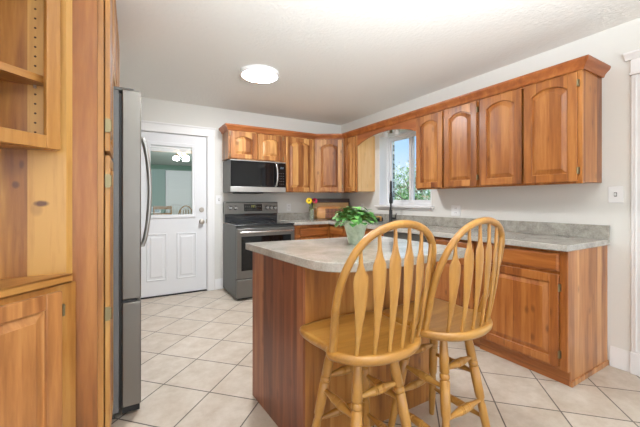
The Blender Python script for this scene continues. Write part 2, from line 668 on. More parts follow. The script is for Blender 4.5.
# door opening in the back wall
DX0, DX1, DZ = 0.05, 0.8645, 2.055
mb = MB()
mb.box(XL - WT, DX0 - 0.012, B, B + 0.12, 0, H).box(DX1 + 0.012, XR + WT, B, B + 0.12, 0, H).box(DX0 - 0.012, DX1 + 0.012, B, B + 0.12, DZ + 0.012, H)
struct(mb.build('wall_back', M['wall'], smooth=False))
# kitchen window opening in the right wall
WY0, WY1, WZ0, WZ1 = 2.58, 3.50, 1.13, 2.12
D2Y0, D2Y1, D2Z = -0.16, 0.73, 2.06
mb = MB()
mb.box(XR, XR + WT, WY1, B, 0, H).box(XR, XR + WT, D2Y1 + 0.01, WY0, 0, H).box(XR, XR + WT, WY0, WY1, 0, WZ0).box(XR, XR + WT, WY0, WY1, WZ1, H)
mb.box(XR, XR + WT, -3.7, D2Y0 - 0.01, 0, H).box(XR, XR + WT, D2Y0 - 0.01, D2Y1 + 0.01, D2Z + 0.01, H)
struct(mb.build('wall_right', M['wall'], smooth=False))
struct(MB().box(XL - WT, XL, 0.5, B, 0, H).build('wall_left', M['wall'], smooth=False))
struct(MB().box(-3.2, XL - WT, 0.5, 0.62, 0, H).build('wall_dining', M['wall'], smooth=False))
mb = MB()
mb.box(-3.2, -1.9, -3.7, -3.5, 0, H).box(2.7, XR, -3.7, -3.5, 0, H).box(-1.9, 2.7, -3.7, -3.5, 0, 0.3).box(-1.9, 2.7, -3.7, -3.5, 2.3, H)
struct(mb.build('wall_front', M['wall'], smooth=False))
mb = MB()
mb.box(-3.2, -3.0, -3.5, -3.0, 0, H).box(-3.2, -3.0, -0.2, 0.5, 0, H).box(-3.2, -3.0, -3.0, -0.2, 0, 0.5).box(-3.2, -3.0, -3.0, -0.2, 2.3, H)
struct(mb.build('wall_side', M['wall'], smooth=False))

# baseboards
BBP = [(0, 0), (-0.015, 0), (-0.015, 0.098), (-0.011, 0.106), (-0.011, 0.118), (-0.006, 0.128), (-0.004, 0.142), (0, 0.142)]
struct(MB().prism([(XR + u, v) for u, v in BBP], 0.845, 0.955, 'xz').build('baseboard_right', M['white']))
struct(MB().prism([(B + u, v) for u, v in BBP], 0.966, 1.068, 'yz').build('baseboard_back', M['white']))

# ---- back door (half glass) ----------------------------------------------------
door = bpy.data.objects.new('door_1', None)
COL.objects.link(door)
door.location = (DX0, B + 0.02, 0)
struct(door)
dw = DX1 - DX0
GX0, GX1, GZ0, GZ1 = 0.135, 0.640, 1.015, 1.905
mb = MB()
t0, t1 = 0.0, 0.044
zb, zt = 0.018, DZ - 0.004
x0, x1 = 0.003, dw - 0.003
mb.box(x0, GX0, t0, t1, zb, zt).box(GX1, x1, t0, t1, zb, zt).box(GX0, GX1, t0, t1, zb, GZ0).box(GX0, GX1, t0, t1, GZ1, zt)
mb.build('door_slab', M['doorw'], door, smooth=False)
mb = MB()
for a, b, c, d in ((GX0 - 0.035, GX0 + 0.012, GZ0 - 0.035, GZ1 + 0.035), (GX1 - 0.012, GX1 + 0.035, GZ0 - 0.035, GZ1 + 0.035),
                   (GX0, GX1, GZ0 - 0.035, GZ0 + 0.012), (GX0, GX1, GZ1 - 0.012, GZ1 + 0.035)):
    mb.box(a, b, -0.014, 0.006, c, d)
mb.build('glazing_frame', M['doorw'], door, bevel=0.006)
box(GX0, GX1, 0.012, 0.016, GZ0, GZ1).build('door_glass', M['glass'], door, smooth=False)
mb = MB()
mb.box(GX0 + 0.012, GX1 - 0.012, 0.020, 0.034, GZ1 - 0.034, GZ1 - 0.012)
for k in range(5):
    mb.box(GX0 + 0.016, GX1 - 0.016, 0.020, 0.036, GZ1 - 0.044 - k * 0.009, GZ1 - 0.039 - k * 0.009)
mb.build('raised_blind', M['vinyl'], door, smooth=False)
for (a, b) in ((0.10, 0.335), (0.445, 0.685)):          # two raised panels below the glass
    mb = MB()
    rs = []
    for inset, y in ((0, 0.0), (0.006, -0.007), (0.014, -0.007), (0.022, 0.004), (0.030, 0.004), (0.055, -0.006)):
        rs.append([(a + inset, y, 0.20 + inset), (b - inset, y, 0.20 + inset), (b - inset, y, 0.79 - inset), (a + inset, y, 0.79 - inset)])
    mb.rings(rs, True, False, True)
    mb.build('raised_panel', M['doorw'], door, smooth=False)
for zz, nm in ((1.082, 'deadbolt'), (0.925, 'door_knob')):
    mb = MB()
    mb.lathe([(0.033, 0), (0.033, -0.008), (0.024, -0.014), (0.012, -0.016), (0.012, -0.03)] if nm == 'door_knob'
             else [(0.032, 0), (0.032, -0.01), (0.026, -0.02), (0.024, -0.024)], (dw - 0.065, 0, zz), 24, 'y')
    o = mb.build(nm, M['nickel'], door)
    if nm == 'door_knob':
        MB().lathe([(0.012, -0.028), (0.026, -0.036), (0.031, -0.05), (0.027, -0.062), (0.01, -0.066)], (dw - 0.065, 0, zz), 24, 'y').build('knob', M['nickel'], o)
    else:
        MB().box(dw - 0.07, dw - 0.06, -0.036, -0.02, zz - 0.016, zz + 0.016).build('thumb_turn', M['nickel'], o, bevel=0.003)
box(dw - 0.008, dw - 0.001, -0.003, 0.02, 0.90, 0.955).build('latch_plate', M['brass'], door)
box(0.0, dw, -0.012, 0.06, 0.0, 0.016).build('threshold', M['rubber'], door)
mb = MB()   # casing with a capped header, and the jamb liner
for a, b in ((DX0 - 0.09, DX0 - 0.004), (DX1 + 0.004, DX1 + 0.094)):
    mb.box(a, b, B - 0.018, B, 0, DZ + 0.004)
    mb.box(a + 0.012, b - 0.012, B - 0.022, B - 0.017, 0.0, DZ)
mb.box(DX0 - 0.10, DX1 + 0.104, B - 0.02, B, DZ + 0.004, DZ + 0.10)
mb.box(DX0 - 0.108, DX1 + 0.112, B - 0.03, B, DZ + 0.10, DZ + 0.122)
struct(mb.build('trim_1', M['white'], bevel=0.003))
mb = MB()
mb.box(DX0 - 0.011, DX0 - 0.001, B, B + 0.12, 0, DZ + 0.01).box(DX1 + 0.001, DX1 + 0.011, B, B + 0.12, 0, DZ + 0.01).box(DX0, DX1, B, B + 0.12, DZ, DZ + 0.01)
struct(mb.build('trim_2', M['white'], smooth=False))

# ---- right door and fluted casing ----------------------------------------------
mb = MB()
mb.box(XR - 0.02, XR, D2Y1 + 0.012, D2Y1 + 0.108, 0, D2Z + 0.012)
for k in range(3):
    y = D2Y1 + 0.03 + k * 0.024
    mb.box(XR - 0.026, XR - 0.018, y, y + 0.012, 0.16, D2Z)
mb.box(XR - 0.028, XR, D2Y1 + 0.008, D2Y1 + 0.112, 0, 0.15)
mb.box(XR - 0.02, XR, D2Y0 - 0.108, D2Y0 - 0.012, 0, D2Z + 0.012)
mb.box(XR - 0.024, XR, D2Y0 - 0.11, D2Y1 + 0.11, D2Z + 0.012, D2Z + 0.12)
mb.box(XR - 0.032, XR, D2Y0 - 0.115, D2Y1 + 0.115, D2Z + 0.012, D2Z + 0.028)
mb.prism([(XR, D2Z + 0.12), (XR - 0.026, D2Z + 0.12), (XR - 0.034, D2Z + 0.135), (XR - 0.055, D2Z + 0.155), (XR - 0.055, D2Z + 0.17), (XR, D2Z + 0.17)],
         D2Y0 - 0.14, D2Y1 + 0.14, 'xz')
struct(mb.build('trim_3', M['white'], bevel=0.003))
struct(box(XR + 0.02, XR + 0.06, D2Y0, D2Y1, 0.01, D2Z).build('door_2', M['doorw'], smooth=False))

# ---- kitchen window -------------------------------------------------------------
win = bpy.data.objects.new('window_1', None)
COL.objects.link(win)
win.location = (XR, WY0, WZ0)
struct(win)
ww, wh = WY1 - WY0, WZ1 - WZ0
GX = 0.13
mb = MB()
fr = 0.045
mb.box(GX, GX + 0.06, 0, fr, 0, wh).box(GX, GX + 0.06, ww - fr, ww, 0, wh).box(GX, GX + 0.06, fr, ww - fr, 0, fr).box(GX, GX + 0.06, fr, ww - fr, wh - fr, wh)
mb.build('window_frame', M['vinyl'], win, bevel=0.003)
half = ww / 2
for k, (a, b, dx) in enumerate(((fr, half + 0.03, 0.008), (half - 0.03, ww - fr, 0.032))):
    mb = MB()
    q = 0.038
    mb.box(GX + dx, GX + dx + 0.022, a, a + q, fr, wh - fr).box(GX + dx, GX + dx + 0.022, b - q, b, fr, wh - fr)
    mb.box(GX + dx, GX + dx + 0.022, a + q, b - q, fr, fr + q).box(GX + dx, GX + dx + 0.022, a + q, b - q, wh - fr - q, wh - fr)
    sa = mb.build('sash', M['vinyl'], win, bevel=0.003)
    box(GX + dx + 0.009, GX + dx + 0.012, a + q, b - q, fr + q, wh - fr - q).build('pane', M['glass'], sa, smooth=False)
mb = MB()
mb.box(-0.004, GX - 0.001, ww - 0.012, ww - 0.0005, 0.013, wh - 0.0005).box(-0.004, GX - 0.001, 0.0005, 0.012, 0.013, wh - 0.0005).box(-0.004, GX - 0.001, 0.012, ww - 0.012, wh - 0.012, wh - 0.0005)
mb.build('window_reveal', M['white'], win, smooth=False)
mb = MB()
mb.box(-0.0005, GX - 0.001, 0.0125, ww - 0.0125, 0.001, 0.012).box(-0.06, -0.001, -0.04, ww + 0.04, -0.014, 0.0115).box(-0.018, -0.001, -0.02, ww + 0.02, -0.045, -0.0145)
mb.build('window_sill', M['white'], win, bevel=0.003)

# ------------------------------------------------------------------ ceiling light
cl = thing('ceiling_light', 'round flush white ceiling light shining on the kitchen ceiling', 'light', (1.085, 3.03, H))
MB().lathe([(0.188, 0), (0.188, -0.03), (0.182, -0.037), (0.170, -0.037), (0.170, -0.032)], n=48).build('light_rim', M['vinyl'], cl)
MB().lathe([(0.170, -0.031), (0.162, -0.039), (0.09, -0.045), (0.004, -0.047)], n=48).build('diffuser', M['lamp'], cl)


# ------------------------------------------------------------------ cabinet doors
def door_poly(x0, x1, z0, z1, arch, inset, n=14):
    a, b, c, d = x0 + inset, x1 - inset, z0 + inset, z1 - inset
    pts = [(a, c), (b, c)]
    if arch <= 0:
        return pts + [(b, d), (a, d)]
    side = d - arch
    for i in range(n + 1):
        t = i / n
        x = b + (a - b) * t
        pts.append((x, side + arch * (1 - (2 * t - 1) ** 2)))
    return pts


def cab_door(x, z, w, h, parent, mv, mh, y=0.0, arch=0.05, hinge=None, sw=0.058, panel_mat=None, name='door', hinges=(0.1, 0.9)):
    """raised panel door; front faces -y at y-0.02"""
    th = 0.02
    st = sw
    y0, y1 = y - th, y
    mb = MB()
    mb.box(x, x + st, y0, y1, z, z + h).box(x + w - st, x + w, y0, y1, z, z + h)
    mb.box(x + st, x + w - st, y0, y1, z, z + st)
    op = door_poly(x + st, x + w - st, z + st, z + h - st, arch, 0)
    if arch > 0:
        arc = op[2:]
        pts = arc + [(x + st, z + h), (x + w - st, z + h)]
        n = len(arc)
        fr_, bk = [], []
        vs = []
        for (u, v) in arc:
            vs += [(u, y0, v), (u, y1, v), (u, y0, z + h), (u, y1, z + h)]
        fs = []
        for i in range(n - 1):
            p, q = 4 * i, 4 * (i + 1)
            fs += [(p, q, q + 2, p + 2), (p + 1, p + 3, q + 3, q + 1), (p, p + 1, q + 1, q), (p + 2, q + 2, q + 3, p + 3)]
        mb.add(vs, fs)
    else:
        mb.box(x + st, x + w - st, y0, y1, z + h - st, z + h)
    d = mb.build(name, mv, parent, bevel=0.003)
    rs = []
    for inset, yy in ((-0.004, y0 + 0.006), (0.002, y0 + 0.014), (0.008, y0 + 0.0145), (0.036, y0 + 0.0035), (0.037, y0 + 0.001)):
        rs.append([(u, yy, v) for u, v in door_poly(x + st, x + w - st, z + st, z + h - st, arch, inset)])
    MB().rings(rs, True, False, True).build('raised_panel', panel_mat or mv, d, angle=12)
    if hinge:
        hx = x + w + 0.004 if hinge == 'r' else x - 0.004
        for f in hinges:
            hz = z + h * f
            mb = MB()
            mb.tube([(hx, y0 - 0.002, hz - 0.022), (hx, y0 - 0.002, hz + 0.022)], 0.0045, 10)
            mb.box(hx - 0.006, hx + 0.006, y - 0.018, y - 0.001, hz - 0.024, hz + 0.024)
            mb.build('hinge', M['brass'], d)
    return d


def drawer(x, z, w, h, parent, mh, y=0.0):
    mb = MB()
    rs = []
    for inset, yy in ((0, y), (0, y - 0.013), (0.010, y - 0.019), (0.014, y - 0.02)):
        rs.append([(x + inset, yy, z + inset), (x + w - inset, yy, z + inset), (x + w - inset, yy, z + h - inset), (x + inset, yy, z + h - inset)])
    return MB().rings(rs).build('drawer_front', mh, parent, smooth=False)


def frame(x0, x1, z0, z1, parent, mv, y0, y1, cuts=(), sw=0.04, rails=()):
    mb = MB()
    xs = [x0] + list(cuts) + [x1]
    mb.box(x0, x0 + sw, y0, y1, z0, z1).box(x1 - sw, x1, y0, y1, z0, z1)
    for c in cuts:
        mb.box(c - sw / 2, c + sw / 2, y0, y1, z0 + sw, z1 - sw)
    mb.box(x0 + sw, x1 - sw, y0 + 0.0004, y1, z0, z0 + sw).box(x0 + sw, x1 - sw, y0 + 0.0004, y1, z1 - sw, z1)
    for r in rails:
        mb.box(x0 + sw, x1 - sw, y0 + 0.0004, y1, r - sw / 2, r + sw / 2)
    return mb.build('face_frame', mv, parent, bevel=0.0015)


RW = -PI / 2            # cabinets on the right wall: local x runs towards the camera
UD = 0.30               # upper carcass depth behind the face frame
ZU0, ZU1 = 1.322, 2.13


def upper(label, loc, rz, w, z0, z1, doors, mv, mh, arch=0.043, depth=0.30, hinges=None, panel_mat=None, end_mat=None):
    t = thing('wall_cabinet', label, 'cabinet', (loc[0], loc[1], z0), rz)
    hh = z1 - z0
    g = 0.0015
    MB().box(g, w - g, -depth, -0.001, 0.012, hh).build('carcass', end_mat or mv, t, bevel=0.001)
    frame(g, w - g, 0, hh, t, mv, -depth - 0.02, -depth)
    n = len(doors)
    for i, (a, b) in enumerate(doors):
        hg = hinges[i] if hinges else None
        cab_door(a, 0.014, b - a, hh - 0.045, t, mv, mh, -depth - 0.0205, arch, hg, panel_mat=panel_mat)
    return t


# right wall, two double cabinets
ya = 2.512
upper('two-door wooden wall cabinet just right of the window, far from the doorway', (XR, ya, 0), RW, ya - 1.775, ZU0, ZU1,
      [(0.012, 0.352), (0.372, 0.725)], M['rup_v'], M['rup_h'], hinges=[None, 'r'])
upper('two-door wooden wall cabinet at the near end of the right wall', (XR, 1.775, 0), RW, 1.775 - 1.003, ZU0, ZU1,
      [(0.022, 0.375), (0.392, 0.745)], M['rup_v'], M['rup_h'], hinges=[None, 'r'])
# left of the window
yb_ = 3.91
upper('narrow single-door wall cabinet between corner cabinet and window', (XR, yb_, 0), RW, yb_ - 3.590, ZU0, ZU1,
      [(0.03, 0.275)], M['up_v'], M['up_h'], hinges=None, end_mat=M['light_panel'])
# single door on the back wall
upper('single-door wall cabinet beside the microwave on the back wall', (1.838, B, 0), 0, 0.497, ZU0, ZU1,
      [(0.03, 0.467)], M['up_v'], M['up_h'], hinges=None)
# over the microwave
upper('short double-door wall cabinet above the microwave', (1.066, B, 0), 0, 0.77, 1.737, ZU1,
      [(0.022, 0.375), (0.395, 0.748)], M['up_v'], M['up_h'], arch=0.04, hinges=['l', 'r'])
# diagonal corner cabinet
cc = thing('corner_wall_cabinet', 'diagonal corner wall cabinet with one arched door, where back and right walls meet', 'cabinet', (XR, B, ZU0))
hh = ZU1 - ZU0
p1 = (2.337 - XR, -0.001)
p2 = (2.337 - XR, -0.300)
p3 = (2.697 - XR + 0.02, 3.912 - B)
p4 = (-0.001, 3.912 - B)
MB().prism([(-0.001, -0.001), p1, p2, p3, p4], 0.012, hh, 'xy').build('carcass', M['up_v'], cc)
A = Vector((2.337, B - 0.32))
Bv = Vector((2.697, 3.912))
ang = math.atan2(Bv.y - A.y, Bv.x - A.x)
wd = (Bv - A).length
hold = bpy.data.objects.new('door_front', None)
fo = frame(0.002, wd - 0.002, 0, hh, cc, M['up_v'], -0.02, 0.0)
dd = cab_door(0.03, 0.014, wd - 0.06, hh - 0.045, cc, M['up_v'], M['up_h'], -0.0205, 0.05, 'r')
bpy.data.objects.remove(hold)
rot = Matrix.Translation((A.x - XR + math.sin(ang) * -0.012, A.y - B + math.cos(ang) * 0.012, 0)) @ Matrix.Rotation(ang, 4, 'Z')
for o in (fo, dd):
    o.matrix_local = rot


# crown moulding along the whole run
def sweep(path, prof, name, mat, z0):
    """path: 2-D polyline, profile offsets to its right-hand side"""
    P = [Vector(p) for p in path]
    rs = []
    for i, p in enumerate(P):
        d0 = (P[i] - P[i - 1]).normalized() if i > 0 else None
        d1 = (P[i + 1] - P[i]).normalized() if i < len(P) - 1 else None
        n0 = Vector((d0.y, -d0.x)) if d0 else None
        n1 = Vector((d1.y, -d1.x)) if d1 else None
        if n0 is None:
            m = n1
        elif n1 is None:
            m = n0
        else:
            m = (n0 + n1)
            m = m / m.dot(n0)
        rs.append([(p.x + m.x * u, p.y + m.y * u, z0 + v) for u, v in prof])
    return MB().rings(rs).build(name, mat, angle=28)


CP = [(0.0015, 0), (0.010, 0), (0.014, 0.012), (0.018, 0.022), (0.026, 0.032), (0.042, 0.046), (0.048, 0.058), (0.048, 0.072), (0.0015, 0.072)]
fy = B - 0.3225
fx = XR - 0.3225
cr = sweep([(1.064, B - 0.001), (1.064, fy), (2.335, fy), (fx, 3.912), (fx, 1.001), (XR - 0.001, 1.001)], CP, 'crown_moulding', M['crown'], 2.112)
tag(cr, 'wooden crown moulding along the tops of the wall cabinets', 'moulding')

# arched valance over the window
va = thing('window_valance', 'arched wooden valance board bridging cabinets over the window', 'valance', (XR - 0.30, 3.588, 1.93), RW)
vl = 3.588 - 2.514
n = 28
vs, fs = [], []
for i in range(n + 1):
    t = i / n
    u = t * vl
    e = min(t, 1 - t) * vl
    s_ = abs(2 * t - 1)
    zz = 0.035 + 0.098 * (1 - s_ ** 2.2)
    vs += [(u, -0.02, zz), (u, 0, zz), (u, -0.02, 0.2), (u, 0, 0.2)]
for i in range(n):
    p, q = 4 * i, 4 * i + 4
    fs += [(p, q, q + 2, p + 2), (p + 1, p + 3, q + 3, q + 1), (p, p + 1, q + 1, q), (p + 2, q + 2, q + 3, p + 3)]
fs += [(0, 2, 3, 1), (4 * n, 4 * n + 1, 4 * n + 3, 4 * n + 2)]
MB().add(vs, fs).build('valance_board', M['crown'], va, bevel=0.002)
# small light behind the valance
sl = thing('sink_light', 'small white two-cup light hanging behind the window valance', 'light', (XR - 0.15, 3.10, 2.12))
MB().box(-0.09, 0.14, -0.14, 0.14, 0.0, 0.02).build('mount_bar', M['vinyl'], sl, bevel=0.004)
MB().tube([(0, 0, 0), (0, 0, -0.05)], 0.018, 14).build('brass_stem', M['brass'], sl)
for s_ in (-1, 1):
    MB().lathe([(0.012, 0.0), (0.02, -0.02), (0.034, -0.05), (0.038, -0.085), (0.03, -0.085), (0.015, -0.03)], (0, s_ * 0.10, 0), 20).build('cup_shade', M['vinyl'], sl)

# ------------------------------------------------------------------ base cabinets
BD = 0.59
ZB = 0.878


def base_cab(label, loc, rz, w, layout, top=None, mv=None, mh=None):
    t = thing('base_cabinet', label, 'cabinet', loc, rz)
    g = 0.0015
    mv = mv or M['base_v']
    mh = mh or M['base_h']
    mb = MB()
    mb.box(g, w - g, -BD, -0.002, 0.10, top or ZB - 0.002)
    mb.build('carcass', mv, t, bevel=0.001)
    frame(g, w - g, 0.10, ZB - 0.002, t, mv, -BD - 0.02, -BD, rails=(0.73,))
    box(g, w - g, -BD + 0.03, -0.02, 0.0, 0.0995).build('toe_kick', M['base_h'], t)
    for it in layout:
        if it[0] == 'd':
            cab_door(it[1], it[2], it[3], it[4], t, mv, mh, -BD - 0.0205, 0, it[5] if len(it) > 5 else None, sw=0.055, hinges=(0.14, 0.86))
        else:
            drawer(it[1], it[2], it[3], it[4], t, mh, -BD - 0.0205)
    return t


y1 = 0.978
r1 = base_cab('base cabinet with drawer and raised panel door at the near end of the right counter', (XR, 1.60, 0), RW, 1.60 - y1,
              [('w', 0.03, 0.738, 0.55, 0.118), ('d', 0.035, 0.118, 0.545, 0.60, 'r')])
w1 = 1.60 - y1
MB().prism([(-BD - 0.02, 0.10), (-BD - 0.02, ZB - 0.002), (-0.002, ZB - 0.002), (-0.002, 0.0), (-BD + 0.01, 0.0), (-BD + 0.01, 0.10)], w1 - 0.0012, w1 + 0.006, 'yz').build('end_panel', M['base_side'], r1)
mb = MB()
mb.box(w1 + 0.0062, w1 + 0.016, -BD + 0.011, -0.002, 0, 0.034)
mb.build('base_trim', M['base_side'], r1, bevel=0.002)
MB().box(0.0, w1 + 0.0055, -BD + 0.012, -BD + 0.029, 0, 0.09).build('kick_board', M['base_h'], r1, bevel=0.002)
base_cab('base cabinet behind the right bar stool, next to the dishwasher', (XR, 2.108, 0), RW, 2.108 - 1.6015,
         [('w', 0.025, 0.738, 0.455, 0.118), ('d', 0.025, 0.118, 0.455, 0.60)])
base_cab('sink base cabinet below the faucet', (XR, 3.50, 0), RW, 3.50 - 2.722,
         [('w', 0.03, 0.738, 0.72, 0.118), ('d', 0.03, 0.118, 0.355, 0.60), ('d', 0.395, 0.118, 0.355, 0.60)], top=0.70)
base_cab('base cabinet right of the stove on the back wall', (1.84, B, 0), 0, 0.567,
         [('w', 0.10, 0.722, 0.44, 0.110), ('d', 0.10, 0.118, 0.44, 0.585)])
t = thing('corner_base_cabinet', 'plain corner base cabinet below the flower vase', 'cabinet', (XR, B, 0))
MB().prism([(-0.002, -0.002), (2.4085 - XR, -0.002), (2.4085 - XR, -BD), (-BD - 0.0, -BD), (-BD - 0.0, 3.502 - B), (-0.002, 3.502 - B)], 0.0, ZB - 0.002, 'xy').build('carcass', M['base_v'], t)
drawer(0.02, 0.738, 0.33, 0.118, t, M['base_h'], 0).matrix_local = Matrix.Translation((-BD - 0.001, -BD - 0.0, 0)) @ Matrix.Rotation(RW, 4, 'Z')

# dishwasher
dwr = thing('dishwasher', 'dark stainless dishwasher under the right counter', 'dishwasher', (XR, 2.720, 0), RW)
wd_ = 2.720 - 2.1105
MB().box(0, wd_, -BD, -0.02, 0.10, ZB - 0.004).build('tub', M['slate_d'], dwr)
MB().box(0.004, wd_ - 0.004, -BD - 0.025, -BD, 0.11, 0.775).build('door', M['steel_h'], dwr, bevel=0.004)
MB().box(0.004, wd_ - 0.004, -BD - 0.025, -BD, 0.78, 0.868).build('control_strip', M['slate'], dwr, bevel=0.004)
MB().tube([(0.05, -BD - 0.025, 0.73), (0.05, -BD - 0.055, 0.73), (wd_ - 0.05, -BD - 0.055, 0.73), (wd_ - 0.05, -BD - 0.025, 0.73)], 0.009, 12).build('handle', M['steel_h'], dwr)
MB().box(0.01, wd_ - 0.01, -BD + 0.04, -0.05, 0.0, 0.10).build('toe_panel', M['black'], dwr)

# ------------------------------------------------------------------ L-shaped worktop with sink opening
CT0, CT1 = ZB, 0.918
ct = thing('worktop', 'grey stone-look L-shaped worktop running around the back and right walls', 'countertop', (XR, B, 0))
yE = 0.958 - B
fxw, fyw = -0.655, -0.655
SX0, SX1, SY0, SY1 = -0.53, -0.13, 2.76 - B, 3.46 - B
mb = MB()
xb = 1.838 - XR
xs = [xb, fxw, SX0, SX1, -0.001]
ys = [yE, SY0, SY1, fyw, -0.001]
for i in range(4):
    for j in range(4):
        if i == 0 and j < 3:
            continue
        if i == 2 and j == 1:
            continue
        mb.box(xs[i], xs[i + 1], ys[j], ys[j + 1], CT0, CT1)
o = mb.build('slab', M['counter_r'], ct, smooth=False)
mm = bmesh.new()
mm.from_mesh(o.data)
bmesh.ops.remove_doubles(mm, verts=mm.verts, dist=1e-5)
dup = {}
for f in list(mm.faces):
    k = tuple(sorted(v.index for v in f.verts))
    dup.setdefault(k, []).append(f)
bmesh.ops.delete(mm, geom=[f for l in dup.values() if len(l) > 1 for f in l], context='FACES_ONLY')
bmesh.ops.recalc_face_normals(mm, faces=mm.faces)
mm.to_mesh(o.data)
mm.free()
b_ = o.modifiers.new('bevel', 'BEVEL')
b_.width = 0.004
b_.segments = 2
b_.limit_method = 'ANGLE'
mb = MB()
mb.box(-0.02, -0.001, yE, -0.001, CT1, CT1 + 0.102).box(xb, -0.02, -0.02, -0.001, CT1, CT1 + 0.102)
mb.build('backsplash', M['splash'], ct, bevel=0.003)
sk = thing('sink', 'stainless drop-in kitchen sink in the worktop below the window', 'sink', (XR, B, CT1))
mb = MB()
a0, a1, b0, b1 = SX0 + 0.004, SX1 - 0.004, SY0 + 0.004, SY1 - 0.004
rr = lambda i, z: [(a0 + i, b0 + i, z), (a1 - i, b0 + i, z), (a1 - i, b1 - i, z), (a0 + i, b1 - i, z)]
mb.rings([rr(0.0, -0.03), rr(0, 0.001), rr(-0.018, 0.001), rr(-0.018, 0.006), rr(0.012, 0.006), rr(0.02, -0.17), rr(0.05, -0.18)], True, False, True)
mb.build('basin', M['steel_h'], sk)

# faucet (swung so the spout points towards the camera)
fc = thing('faucet', 'tall black pull-down kitchen faucet in front of the window', 'faucet', (2.925, 3.165, CT1))
MB().lathe([(0.03, 0), (0.03, 0.008), (0.023, 0.02), (0.022, 0.16), (0.020, 0.17)], n=24).build('base_column', M['black'], fc)
dx, dy = -0.66, -0.75
pts, rad = [], []
pts += [(0, 0, 0.16), (0, 0, 0.455)]
for k in range(1, 13):
    a = PI * k / 12
    r_ = 0.075
    q = r_ * (1 - math.cos(a))
    pts.append((dx * q, dy * q, 0.455 + r_ * math.sin(a)))
pts.append((dx * 0.15, dy * 0.15, 0.38))
MB().tube(pts, 0.0125, 14).build('spout', M['black'], fc)
MB().tube([(dx * .15, dy * .15, 0.40), (dx * .15, dy * .15, 0.37), (dx * .15, dy * .15, 0.28), (dx * .15, dy * .15, 0.25)], [0.014, 0.019, 0.024, 0.021], 16).build('spray_head', M['black'], fc)
lv = MB().tube([(0.02, -0.015, 0.055), (0.03, -0.055, 0.06)], 0.014, 14)
lv.tube([(0.03, -0.05, 0.06), (0.035, -0.065, 0.12)], [0.008, 0.005], 10)
lv.build('lever', M['black'], fc)
so = thing('soap_caddy', 'small black sponge holder on the worktop left of the faucet', 'holder', (2.86, 3.325 + 0.0, CT1 + 0.007))
MB().box(-0.03, 0.03, -0.05, 0.05, 0, 0.008).box(-0.03, -0.026, -0.05, 0.05, 0.008, 0.055).box(0.026, 0.03, -0.05, 0.05, 0.008, 0.055).build('holder', M['black'], so, bevel=0.002)
MB().box(-0.018, 0.018, -0.042, 0.042, 0.009, 0.07).build('sponge', M['tan'], so, bevel=0.006)

# ------------------------------------------------------------------ island
isl = thing('island_cabinet', 'reddish-brown boarded kitchen island cabinet behind the bar stools', 'island', (0.645, 1.93, 0))
c = [(0.643, 1.925), (0.690, 1.337), (1.546, 1.337), (1.546, 1.925)]
cl_ = [(x - 0.645, y - 1.93) for x, y in c]
IZ = 0.896
mb = MB()
ins = [(cl_[0][0] + 0.012, cl_[0][1] - 0.002), (cl_[1][0] + 0.012, cl_[1][1] + 0.014), (cl_[2][0] - 0.002, cl_[2][1] + 0.014), (cl_[3][0] - 0.002, cl_[3][1] - 0.002)]
mb.prism(ins, 0, IZ).build('carcass', M['isl_n'], isl, smooth=False)
mb = MB()
e0, e1 = Vector(cl_[0]), Vector(cl_[1])
nrm = Vector((-1, 0.0)).normalized()
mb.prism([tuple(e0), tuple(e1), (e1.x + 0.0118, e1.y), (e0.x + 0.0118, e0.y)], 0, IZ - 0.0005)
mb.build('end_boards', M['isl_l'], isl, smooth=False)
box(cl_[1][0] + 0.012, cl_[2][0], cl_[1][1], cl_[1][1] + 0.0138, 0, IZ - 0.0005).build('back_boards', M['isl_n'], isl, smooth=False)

# island top
ol = []
def arc(cx, cy, r, a0, a1, n=10):
    for k in range(n + 1):
        a = R(a0 + (a1 - a0) * k / n)
        ol.append((cx + r * math.cos(a), cy + r * math.sin(a)))
# clockwise from far left: down the left edge, rounded near-left corner, near edge, right
ol.append((0.610, 1.965))
ol.append((0.625, 1.80))
ol.append((0.645, 1.56))
ol.append((0.662, 1.40))
for k in range(0, 9):
    t = k / 8
    p0, p1_, p2_ = Vector((0.675, 1.27)), Vector((0.690, 1.115)), Vector((0.86, 1.082))
    q = p0 * (1 - t) ** 2 + p1_ * 2 * t * (1 - t) + p2_ * t * t
    ol.append((q.x, q.y))
arc(1.55, 1.132, 0.05, -90, 0, 6)
arc(1.55, 1.86, 0.05, 0, 90, 6)
ol.append((1.0, 1.935))
ol.append((0.75, 1.958))
it = thing('island_worktop', 'beige-grey stone-look island counter with a rounded corner', 'countertop', (0.645, 1.93, IZ))
MB().prism([(x - 0.645, y - 1.93) for x, y in ol], 0.001, 0.042).build('slab', M['counter'], it, bevel=0.004, seg=3)

